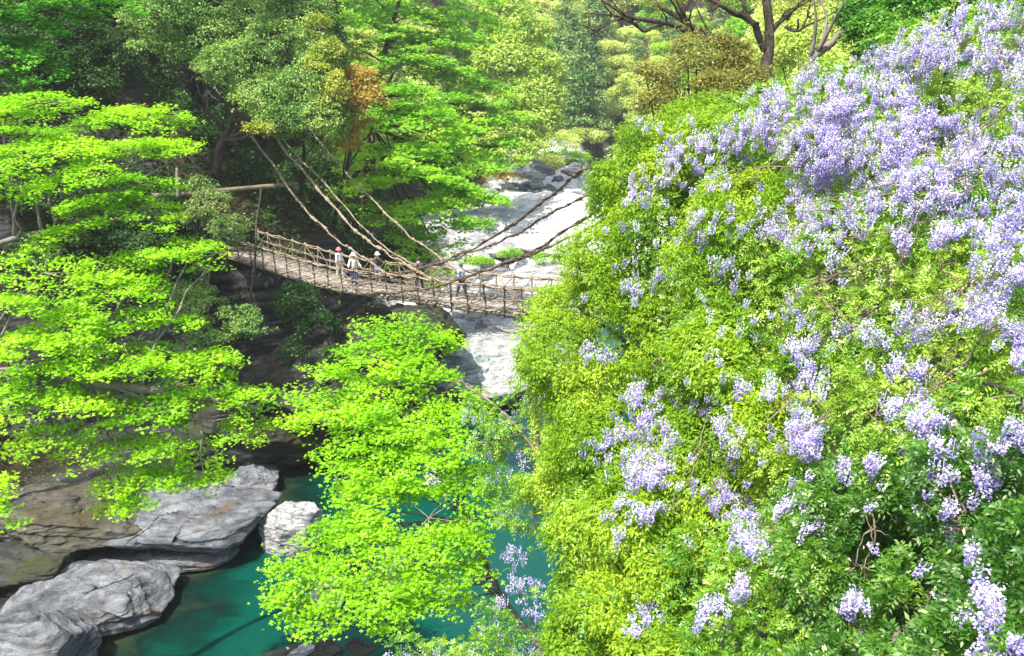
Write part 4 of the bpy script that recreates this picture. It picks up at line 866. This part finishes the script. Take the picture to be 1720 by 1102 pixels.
# ------------------------------------------------------------------ trees on the right skyline
def twisted(name, label, base, limbs, r0, mat, leaves=None, lm=None, group=None):
    base = np.asarray(base, float); t = thing(name, label, 'tree', base, group); mb = MB()
    for i, (pp, ra, rb) in enumerate(limbs):
        c = curve([pt(*q) for q in pp], 30, .10, 2.2, i + 60); mb.tube(c, np.linspace(ra, rb, 30), 8, .3, i)
        for j in range(5):
            k = R.randint(8, 29); s_ = c[k]; dr = unit(c[k] - c[k - 4]) * .7 + sphere(1)[0] * .8 + np.array([0, 0, .25]); Lb = R.uniform(.6, 1.8)
            tw = curve([s_, s_ + dr * Lb * .5 + sphere(1)[0] * .15, s_ + dr * Lb + sphere(1)[0] * .3], 10, .08, 2, j + i); mb.tube(tw, np.linspace(rb * 1.0 + .012, .008, 10), 5)
            for h in range(2):
                k2 = R.randint(3, 9); e_ = tw[k2] + sphere(1)[0] * .5; mb.tube(curve([tw[k2], e_], 6, .05), np.linspace(.014, .006, 6), 4)
    mb.build('trunk', mat, t, origin=base)
    if leaves: V_, Q_, ti = crown_leaves(leaves, **lm[0]); mesh_np('crown', V_ - base, Q_, lm[1], t, tint=ti)
    return t
tb = pt(1290, 150, 33)
twisted('twisted_oak', 'bare limbed dark twisted tree with upright trunk on the skyline', [tb[0], tb[1], tb[2] - 4],
  [([(1300, 330, 33), (1288, 150, 33), (1290, 60, 33), (1285, -40, 33)], .26, .13), ([(1284, 85, 33), (1262, 40, 32.6), (1225, 15, 32), (1180, -5, 31.6)], .14, .06), ([(1290, 60, 33), (1330, 20, 33.5), (1370, -20, 34)], .11, .05),
   ([(1225, 78, 33.5), (1180, 55, 33.2), (1130, 22, 33), (1080, -8, 33)], .17, .06), ([(1290, 170, 33.2), (1240, 95, 33.4), (1180, 62, 33), (1120, 38, 32.6), (1060, 30, 32.2), (1010, 0, 32)], .16, .05), ([(1120, 38, 32.6), (1080, 50, 32.4), (1040, 30, 32.3), (985, 22, 32)], .07, .02),
   ([(1180, 62, 33), (1150, 30, 33.4), (1150, -20, 33.5)], .09, .05), ([(1262, 40, 32.6), (1250, 5, 32.7), (1255, -40, 33)], .08, .04), ([(1320, 45, 33.4), (1345, 50, 33), (1360, 20, 33)], .07, .03), ([(1050, 25, 32.2), (1020, 40, 32), (990, 60, 31.8)], .04, .015)],
  .2, M_bark, [blob(1080, 5, 60, 14, 33), blob(1200, 0, 70, 16, 33), blob(1330, 5, 60, 18, 33.5), blob(1140, 45, 40, 10, 33), blob(1260, -30, 160, 20, 33)], (la(330, 14, .22, .10, .05, hole=.45, hs=.8, seed=61), M_olive))
tb = pt(1400, 110, 30)
twisted('leaning_tree', 'mossy trunk slanting up to the right behind the flowers', [pt(1335, 150, 30)[0], pt(1335, 150, 30)[1], pt(1335, 150, 30)[2] - 4],
  [([(1300, 260, 30), (1345, 125, 30), (1400, 62, 30), (1455, 8, 30), (1500, -60, 30)], .15, .08)], .1, M_barkg, [blob(1470, -20, 50, 20, 30)], (la(60, 14, .22, .1, .05, hole=.3, seed=62), M_olive))
make_tree('olive_leaf_tree', 'olive brown leaved rounded tree under the bare twisted limbs', 'tree', [8.5, 34, gz(8.5, 34)],
          [blob(1180, 115, 55, 35, 31), blob(1130, 135, 55, 35, 31.5), blob(1225, 100, 40, 35, 31), blob(1170, 85, 40, 25, 31), blob(1260, 140, 30, 30, 30.5), blob(1100, 170, 35, 25, 31), blob(1210, 150, 60, 30, 30), blob(1150, 75, 22, 14, 31), blob(1215, 68, 18, 14, 31), blob(1085, 120, 25, 15, 31.5)],
          la(1000, 16, .34, .12, .05, hole=.36, hs=.6, thick=.6), M_olive, trunk_r=.2, seed=32)
make_tree('broadleaf_tree', 'rich dark green tree in the top right behind the flowering vine', 'tree', [17, 30, gz(17, 30)],
          [blob(1480, 60, 60, 45, 29), blob(1540, 30, 70, 45, 29), blob(1600, 10, 60, 40, 29), blob(1450, 30, 45, 30, 30), blob(1520, 80, 60, 40, 28), blob(1660, -10, 80, 40, 29), blob(1580, -30, 90, 30, 29)],
          la(1500, 18, .26, .15, .07, hole=.25, hs=1), leafmat('dense_dark_leaf', (.02, .10, .01), (.05, .21, .015), (.15, .36, .03)), trunk_r=.25, seed=33)
make_tree('broadleaf_tree', 'light green loose tree behind the bare twisted tree', 'tree', [16, 44, gz(16, 44)],
          [blob(1380, 60, 60, 45, 40), blob(1330, 90, 60, 40, 40), blob(1420, 100, 50, 30, 39), blob(1400, 20, 60, 40, 41), blob(1300, 60, 40, 50, 41), blob(1350, -10, 90, 30, 41)],
          la(900, 16, .35, .18, .10, hole=.33, hs=1.2), M_pale, trunk_r=.2, seed=34)

# ------------------------------------------------------------------ right: host tree, wisteria, bottom right tree
POLY = [(872, 600), (876, 545), (908, 480), (950, 390), (985, 300), (1052, 212), (1130, 175), (1250, 150), (1340, 115), (1450, 75), (1560, 30), (1620, -5), (1740, -60), (1850, -60), (1850, 1200), (890, 1200), (915, 1080), (945, 960), (905, 880), (860, 820), (905, 760), (925, 720), (880, 650)]
def inpoly(x, y, poly=POLY):
    c = False; n = len(poly); j = n - 1
    for i in range(n):
        xi, yi = poly[i]; xj, yj = poly[j]
        if (yi > y) != (yj > y) and x < (xj - xi) * (y - yi) / (yj - yi) + xi: c = not c
        j = i
    return c
def sdepth(px_, py_): return 33.36 - .01042 * px_ - .00693 * py_
RB = []
for gy_ in range(-60, 1210, 52):
    for gx_ in range(820, 1860, 56):
        x_ = gx_ + R.uniform(-20, 20) + (26 if (gy_ // 52) % 2 else 0); y_ = gy_ + R.uniform(-18, 18)
        if not inpoly(x_, y_): continue
        rpx = R.uniform(42, 82)
        for _ in range(8):            # shrink until it stays inside the outline
            if all(inpoly(x_ + rpx * .8 * math.cos(a), y_ + rpx * .8 * math.sin(a)) for a in np.arange(0, 6.28, .8)): break
            rpx *= .82
        if rpx < 16: continue
        d_ = sdepth(x_, y_) + R.uniform(-.6, 1.5); k = m_per_px(d_); r_ = rpx * k
        RB.append((x_, y_, pt(x_, y_, d_ + r_ * .9), np.array([r_, r_ * 1.3, r_ * .92])))
for gy_ in range(200, 1200, 95):                                    # deeper foliage behind the surface lumps
    for gx_ in range(930, 1850, 95):
        x_ = gx_ + R.uniform(-25, 25); y_ = gy_ + R.uniform(-25, 25); rpx = 78
        if not all(inpoly(x_ + rpx * 1.15 * math.cos(a), y_ + rpx * 1.15 * math.sin(a)) for a in np.arange(0, 6.28, .8)): continue
        d_ = sdepth(x_, y_) + 1.7; r_ = rpx * m_per_px(d_); RB.append((x_, y_, pt(x_, y_, d_ + r_ * .9), np.array([r_, r_ * 1.2, r_])))
for x_, y_, rpx in [(925, 515, 36), (975, 520, 48), (1030, 545, 52), (945, 570, 45), (1005, 480, 50), (1060, 500, 48), (1000, 590, 50), (905, 585, 30), (1060, 600, 45), (960, 640, 42)]:
    d_ = sdepth(x_, y_) + .5; r_ = rpx * m_per_px(d_); RB.append((x_, y_, pt(x_, y_, d_ + r_ * .9), np.array([r_, r_ * 1.2, r_])))
RC = np.array([b[2] for b in RB]); RR = np.array([b[3] for b in RB])
def surf(px_, py_):
    """first hit of the sight line with the foliage mass (used to hang flowers on its surface)"""
    o_ = np.array([0, 0, CAMZ]); v_ = unit(pt(px_, py_, 10) - o_)
    oc = (o_ - RC) / RR; dv = v_ / RR; a = (dv * dv).sum(1); b = (oc * dv).sum(1); c = (oc * oc).sum(1) - 1
    di = b * b - a * c; ok = di > 0
    if not ok.any(): return None
    tt = (-b[ok] - np.sqrt(di[ok])) / a[ok]; j = int(np.argmin(tt)); hit = o_ + v_ * tt[j]; k = np.where(ok)[0][j]
    return hit, unit((hit - RC[k]) / RR[k]), v_
host = [(b[2], b[3]) for b in RB if b[0] < 1270 + .12 * (b[1] - 500) and not (b[1] > 900 and b[0] > 1150)]
botr = [(b[2], b[3]) for b in RB if b[0] > 1330 and b[1] > 790 + (b[0] - 1500) * -.25]
ids = set(id(x[0]) for x in host) | set(id(x[0]) for x in botr)
wis = [(b[2], b[3]) for b in RB if id(b[2]) not in ids]
print('blobs', len(host), len(botr), len(wis))
def compound(blobs, n, mat, parent, base, Lr, leaflets, ll, lw, seed, hole=.2, hs=.9, thick=.25, name='foliage'):
    """pinnate leaves: a drooping stalk with paired leaflets"""
    C, Nn = sample_blobs(blobs, n, thick, hole, hs, seed, .12, .5); n = len(C)
    # gather in tufts so that light and dark clumps form
    dirs = unit(Nn * .9 + R.randn(n, 3) * .6 + np.array([0, 0, -.15])); nrm = unit(np.array([0, -.15, 1]) + Nn * .6 + R.randn(n, 3) * .35); nrm = unit(nrm - dirs * (nrm * dirs).sum(1)[:, None])
    side = np.cross(dirs, nrm); L_ = Lr * R.uniform(.7, 1.25, n); Ps, Ds, Ns = [], [], []
    for k in range(leaflets):
        f = (k // 2 + 1) / (leaflets // 2 + 1); sg = 1 if k % 2 else -1
        if k == leaflets - 1: f = 1; sg = 0
        Ps.append(C + dirs * (L_ * f)[:, None] + np.array([0, 0, -1.]) * (L_ * f * f * .35)[:, None]); Ds.append(unit(dirs * .55 + side * sg * .9 + R.randn(n, 3) * .18 + np.array([0, 0, -.25]))); Ns.append(unit(nrm + R.randn(n, 3) * .22))
    P = np.vstack(Ps); D = np.vstack(Ds); N_ = np.vstack(Ns); N_ = unit(N_ - D * (N_ * D).sum(1)[:, None])
    sc = R.uniform(.75, 1.25, len(P)); V_, Q_ = kites(P, D, N_, ll * sc, lw * sc)
    ct = np.clip(.45 + 1.0 * (vnoise(C / .7, seed + 2) - .5) + R.randn(n) * .14, 0, 1)
    return mesh_np(name, V_ - base, Q_, mat, parent, tint=np.clip(np.tile(ct, leaflets) + R.randn(len(P)) * .1, 0, 1))
def inner_limbs(blobs, base, parent, r0, seed, nl=22):
    mb = MB(); cen = np.mean([b[0] for b in blobs], 0) + np.array([.8, 2.2, -1]); tr = curve([base - UPV * .6, (base + cen) / 2 + np.array([.3, .2, 0]), cen], 20, .2, 1.5, seed); mb.tube(tr, np.linspace(r0, r0 * .5, 20), 10, .3, seed)
    for i in R.choice(len(blobs), min(nl, len(blobs)), replace=False):
        s_ = tr[R.randint(9, 20)]; e_ = blobs[i][0]; mb.tube(curve([s_, (s_ + e_) / 2 + sphere(1)[0] * .3, e_], 14, .15, 2, i), np.linspace(r0 * .4, .03, 14), 6, .2, i)
        for j in range(4):
            e2 = e_ + sphere(1)[0] * blobs[i][1] * .95; mb.tube(curve([e_, (e_ + e2) / 2 + sphere(1)[0] * .08, e2], 8, .06, 2, j), np.linspace(.03, .008, 8), 4)
    return mb.build('trunk', M_barkg, parent, origin=base)
hb = np.array([7.0, 23, gz(7, 23)]); ht = thing('broadleaf_tree', 'yellow green small leaved tree overgrown by the purple flowering vine', 'tree', hb)
V_, Q_, ti = crown_leaves(host, 10800, 20, .20, .095, .034, hole=.33, hs=.75, seed=80, upn=.45, flat=.8, tintnoise=.9, droop=.9); V2, Q2, t2 = crown_leaves([(c_ + np.array([.1, .3, -.1]), r_ * .86) for c_, r_ in host], 4200, 18, .22, .10, .04, hole=.0, seed=180, upn=.45, flat=.8, droop=.9)     # inner foliage closes the gaps
mesh_np('crown', np.vstack([V_, V2]) - hb, np.vstack([Q_, Q2 + len(V_)]), M_host, ht, tint=np.concatenate([ti, t2]))
inner_limbs(host, hb, ht, .28, 5)
rb = np.array([9.0, 14.5, gz(9, 14.5)]); rt = thing('broadleaf_tree', 'deep green leafy tree in the bottom right corner with few flowers', 'tree', rb)
compound(botr, 11000, M_right, rt, rb, .20, 9, .085, .032, 81, hole=.36, hs=.7, thick=.4, name='crown'); inner_limbs(botr, rb, rt, .2, 6, 14)
wb = np.array([9.5, 17.5, gz(9.5, 17.5)]); wt = thing('wisteria_vine', 'huge wisteria vine covered in lilac flower clusters sprawling over the right hand trees', 'vine', wb)
compound(wis, 17000, M_wist, wt, wb, .20, 9, .075, .030, 82, hole=.33, hs=.7, thick=.35); 
o = inner_limbs(wis, wb, wt, .22, 7, 26); o.name = 'trunk'
compound(host, 2600, M_wist, wt, wb, .18, 9, .07, .03, 83, hole=.5, hs=1.2, thick=.05)

# flower clusters, hung where the photo shows them
STR = [(1035, 335, 1200, 215, 24, 64), (1000, 210, 1110, 205, 12, 14), (1180, 250, 1420, 180, 36, 120), (1250, 170, 1480, 110, 22, 55), (1380, 190, 1560, 110, 40, 90), (1480, 110, 1720, 20, 45, 110), (1560, 80, 1740, 130, 35, 60),
 (1330, 260, 1480, 200, 40, 90), (1480, 200, 1740, 230, 42, 100), (1340, 330, 1440, 260, 45, 80), (1350, 400, 1560, 270, 40, 105), (1480, 260, 1600, 330, 40, 60), (1160, 370, 1340, 330, 32, 24), (1130, 300, 1240, 290, 25, 18), (1280, 400, 1400, 370, 18, 20),
 (1600, 340, 1740, 420, 45, 60), (1650, 440, 1740, 620, 38, 62), (1520, 540, 1690, 520, 28, 34), (1490, 400, 1600, 380, 20, 18), (1340, 520, 1365, 660, 20, 32), (1335, 680, 1340, 755, 30, 36), (1440, 600, 1560, 620, 20, 14), (1510, 650, 1580, 770, 32, 36),
 (1400, 540, 1500, 560, 14, 9), (1640, 740, 1680, 810, 28, 16), (1690, 715, 1720, 730, 12, 6), (1060, 650, 1130, 700, 34, 40), (1020, 720, 1100, 800, 38, 56), (1100, 760, 1250, 860, 26, 44), (1250, 860, 1270, 940, 18, 25), (1235, 950, 1240, 1020, 10, 11),
 (1160, 1040, 1210, 1015, 10, 11), (1010, 850, 1120, 860, 16, 16), (1190, 670, 1240, 780, 24, 20), (1230, 640, 1300, 670, 14, 13), (1310, 830, 1360, 890, 13, 13), (1400, 790, 1500, 780, 11, 10), (1590, 900, 1640, 930, 10, 7), (1625, 980, 1680, 1020, 16, 12),
 (1410, 1030, 1440, 1000, 10, 7), (1640, 1090, 1720, 1080, 10, 8), (1050, 1060, 1140, 1000, 14, 12), (1240, 480, 1190, 430, 14, 8), (1040, 470, 1070, 500, 12, 7), (985, 560, 1040, 640, 18, 9), (860, 1080, 900, 1060, 20, 10), (1600, 270, 1740, 330, 45, 60), (1060, 560, 1300, 900, 160, 24), (1300, 450, 1700, 1050, 160, 40), (1000, 350, 1200, 560, 110, 22)]
def raceme(h, n=72, sc=1.0):
    """petals round a hanging stalk, wide at the top"""
    f = R.rand(n) ** .8; a = R.rand(n) * 6.28; L_ = .22 * sc * R.uniform(.6, 1.4); r_ = .055 * sc * (1 - .65 * f) + .008
    lean = R.randn(2) * .25
    c = h + np.stack([np.cos(a) * r_ + lean[0] * f * L_, np.sin(a) * r_ + lean[1] * f * L_, -f * L_], 1)
    D = unit(np.stack([np.cos(a), np.sin(a), R.uniform(-.5, .3, n)], 1) + R.randn(n, 3) * .3); nr = unit(R.randn(n, 3) * .7 + np.array([0, -.3, .8])); nr = unit(nr - D * (nr * D).sum(1)[:, None])
    s_ = R.uniform(.8, 1.3, n); V_, Q_ = kites(c, D, nr, .027 * s_, .026 * s_, .2)
    ti = np.clip(.66 - .55 * f + R.randn() * .18 + R.randn(n) * .16, 0, 1)
    zs = np.linspace(.02, -1, 6); pth = np.stack([h[0] - lean[0] * zs * L_, h[1] - lean[1] * zs * L_, h[2] + zs * L_], 1)
    V2, Q2, _ = tube_arrays(pth, np.linspace(.007, .004, 6), 4)
    return np.vstack([V_, V2]), np.vstack([Q_, Q2 + len(V_)]), np.concatenate([ti, np.full(len(Q2), .25)])
clusters = []
for x0, y0, x1, y1, wd, n in STR:
    n = int(n * 1.4); cen = R.rand(max(3, n // 3)); cj = R.randn(len(cen)) * wd * .5
    for i in range(n):
        q = R.randint(len(cen)); f = cen[q] + R.randn() * .05; dx, dy = x1 - x0, y1 - y0; Ln = math.hypot(dx, dy) + 1e-6; lat = cj[q] + R.randn() * wd * .32
        x_ = x0 + dx * f - dy / Ln * lat + R.randn() * 6; y_ = y0 + dy * f + dx / Ln * lat + R.randn() * 6; h = surf(x_, y_)
        if h is None: continue
        hit, nn, v_ = h; clusters.append(hit - v_ * R.uniform(.02, .22) + np.array([0, 0, .08]))
clusters.sort(key=lambda c: np.linalg.norm(c - np.array([0, 0, CAMZ])))
pick = clusters[:100]; rest = clusters[100:]
for c in pick:
    V_, Q_, ti = raceme(np.zeros(3)); o = mesh_np('flower_cluster', V_, Q_, M_flower, wt, tint=ti); o.location = [float(v) for v in (c - wb)]
Vs, Qs, Ts, off = [], [], [], 0
for c in rest:
    V_, Q_, ti = raceme(c - wb); Vs.append(V_); Qs.append(Q_ + off); off += len(V_); Ts.append(ti)
o = mesh_np('flower_cluster', np.vstack(Vs), np.vstack(Qs), M_flower, wt, tint=np.concatenate(Ts)); o['kind'] = 'stuff'
# trailing stems over the surface
ST = [(1560, 300, 1240, 360), (1600, 240, 1380, 260), (1480, 430, 1300, 500), (1700, 420, 1500, 560), (1430, 560, 1360, 470), (1180, 730, 1140, 850), (1340, 640, 1180, 840), (1610, 500, 1430, 520), (1540, 340, 1500, 480), (1650, 600, 1560, 650), (1460, 130, 1290, 250), (1500, 620, 1460, 720),
      (1110, 600, 1140, 640), (1700, 160, 1580, 300), (1300, 860, 1250, 960), (1560, 430, 1640, 540), (1580, 380, 1420, 400), (1360, 250, 1230, 300), (1640, 300, 1480, 330), (1690, 540, 1560, 600), (1400, 690, 1300, 760), (1480, 880, 1430, 960), (1600, 820, 1620, 900)]
for i, (x0, y0, x1, y1) in enumerate(ST):
    for rep in range(2):
        pp = []
        for f in np.linspace(0, 1, 5):
            x_ = x0 + (x1 - x0) * f + R.randn() * 9 + rep * R.randn() * 14; y_ = y0 + (y1 - y0) * f + R.randn() * 9 + rep * 14; h = surf(x_, y_)
            if h is not None: pp.append(h[0] - h[2] * R.uniform(.0, .14) - wb)
        if len(pp) < 4: continue
        pp = np.array(pp); kx = np.linspace(0, 1, len(pp))[:, None]; ch = pp[0] * (1 - kx) + pp[-1] * kx; pp = ch + (pp - ch) * .45      # keep it taut
        mb = MB(); c = curve(pp, 36, .04, 2, i); mb.tube(c, np.linspace(.014, .005, 36), 5, .3, i)
        for j in range(4):
            k = R.randint(5, 34); mb.tube(curve([c[k], c[k] + sphere(1)[0] * R.uniform(.15, .5)], 6, .04), np.linspace(.009, .004, 6), 4)
        mb.build('stem', M_twig, wt)

# pale flowering branch left of the main mass
lw = np.array([2.0, 21, gz(2.0, 21)]); lt = thing('wisteria_vine', 'sparse greyish wisteria branch hanging over the river left of the big vine', 'vine', lw)
lbl = [blob(850, 700, 45, 30, 21), blob(900, 660, 45, 40, 21), blob(820, 740, 30, 25, 21), blob(880, 760, 35, 25, 21), blob(910, 820, 30, 25, 20.5), blob(840, 800, 35, 22, 20.8), blob(870, 860, 40, 25, 20.4), blob(800, 690, 25, 18, 21.4), blob(930, 700, 35, 40, 20.8), blob(860, 930, 30, 20, 20), blob(890, 980, 26, 22, 19.5)]
compound(lbl, 1100, M_wist, lt, lw, .2, 9, .08, .032, 84, hole=.35, hs=.7, thick=.5)
cl2 = []
for bc, br in lbl:
    for i in range(11): cl2.append(bc + sphere(1)[0] * br * R.rand() ** .4)
for c in cl2: V_, Q_, ti = raceme(np.zeros(3), 36); o = mesh_np('flower_cluster', V_, Q_, M_flower, lt, tint=ti); o.location = [float(v) for v in (c - lw)]
mb = MB()
for pp in ([(960, 900, 19.5), (900, 760, 20.5), (850, 700, 21), (790, 650, 22), (765, 640, 22.3), (745, 665, 22.5)], [(905, 770, 20.5), (900, 690, 21), (905, 640, 21)], [(870, 730, 21), (820, 745, 21), (790, 760, 21.2)], [(960, 900, 19.5), (920, 850, 20.3), (905, 810, 20.6)]):
    c = curve([pt(*q) for q in pp], 26, .08, 2, 3) - lw; mb.tube(c, np.linspace(.045, .012, 26), 6, .3, 1)
    for j in range(8): k = R.randint(6, 25); mb.tube(curve([c[k], c[k] + sphere(1)[0] * R.uniform(.2, .6)], 6, .05), np.linspace(.012, .004, 6), 4)
c = curve([(0, 0, -.5), (.5, -.4, 4), pt(960, 900, 19.5) - lw], 20, .1, 2, 9); mb.tube(c, np.linspace(.09, .045, 20), 7, .3, 2); mb.build('stem', M_twig, lt)
lw = np.array([1.2, 16.2, gz(1.2, 16.2)]); lt = thing('wisteria_vine', 'trailing wisteria sprays in front of the bluish water at the bottom edge', 'vine', lw)
lbl = [blob(840, 1060, 40, 30, 17.5), blob(880, 1090, 40, 30, 17.3), blob(800, 1090, 40, 25, 17.5), blob(860, 970, 30, 14, 18), blob(740, 1095, 40, 12, 17.5), blob(890, 1020, 30, 25, 17.6), blob(690, 1090, 40, 14, 17.8), blob(830, 1010, 25, 18, 17.8)]
compound(lbl, 420, M_wist, lt, lw, .17, 9, .07, .028, 85, hole=.35, hs=.7, thick=.5)
for bc, br in lbl:
    for i in range(7):
        c = bc + sphere(1)[0] * br * R.rand() ** .4; V_, Q_, ti = raceme(np.zeros(3), 36, .85); o = mesh_np('flower_cluster', V_, Q_, M_flower, lt, tint=ti); o.location = [float(v) for v in (c - lw)]
mb = MB()
for bc, br in lbl:
    c = curve([(0, 0, -.4), (.3, .3, (bc[2] - lw[2]) * .6), bc - lw], 20, .12, 2, 4); mb.tube(c, np.linspace(.035, .01, 20), 5, .3, 1)
    for j in range(6): k = R.randint(12, 19); mb.tube(curve([c[k], c[k] + sphere(1)[0] * R.uniform(.2, .5)], 6, .05), np.linspace(.01, .004, 6), 4)
mb.build('stem', M_twig, lt)

# ------------------------------------------------------------------ haze
m, t = newmat('haze'); pv = N(t, 'ShaderNodeVolumePrincipled'); pv.inputs['Color'].default_value = (.93, .96, .90, 1); pv.inputs['Density'].default_value = .0004; pv.inputs['Anisotropy'].default_value = .2
o = N(t, 'ShaderNodeOutputMaterial'); t.links.new(pv.outputs[0], o.inputs['Volume'])
mb = MB(); mb.box(np.array([0, 230, 128]), np.array([440, 0, 0]), np.array([0, 310, 0]), np.array([0, 0, 134]))
o = mb.build('haze', m, smooth=False); o['kind'] = 'stuff'
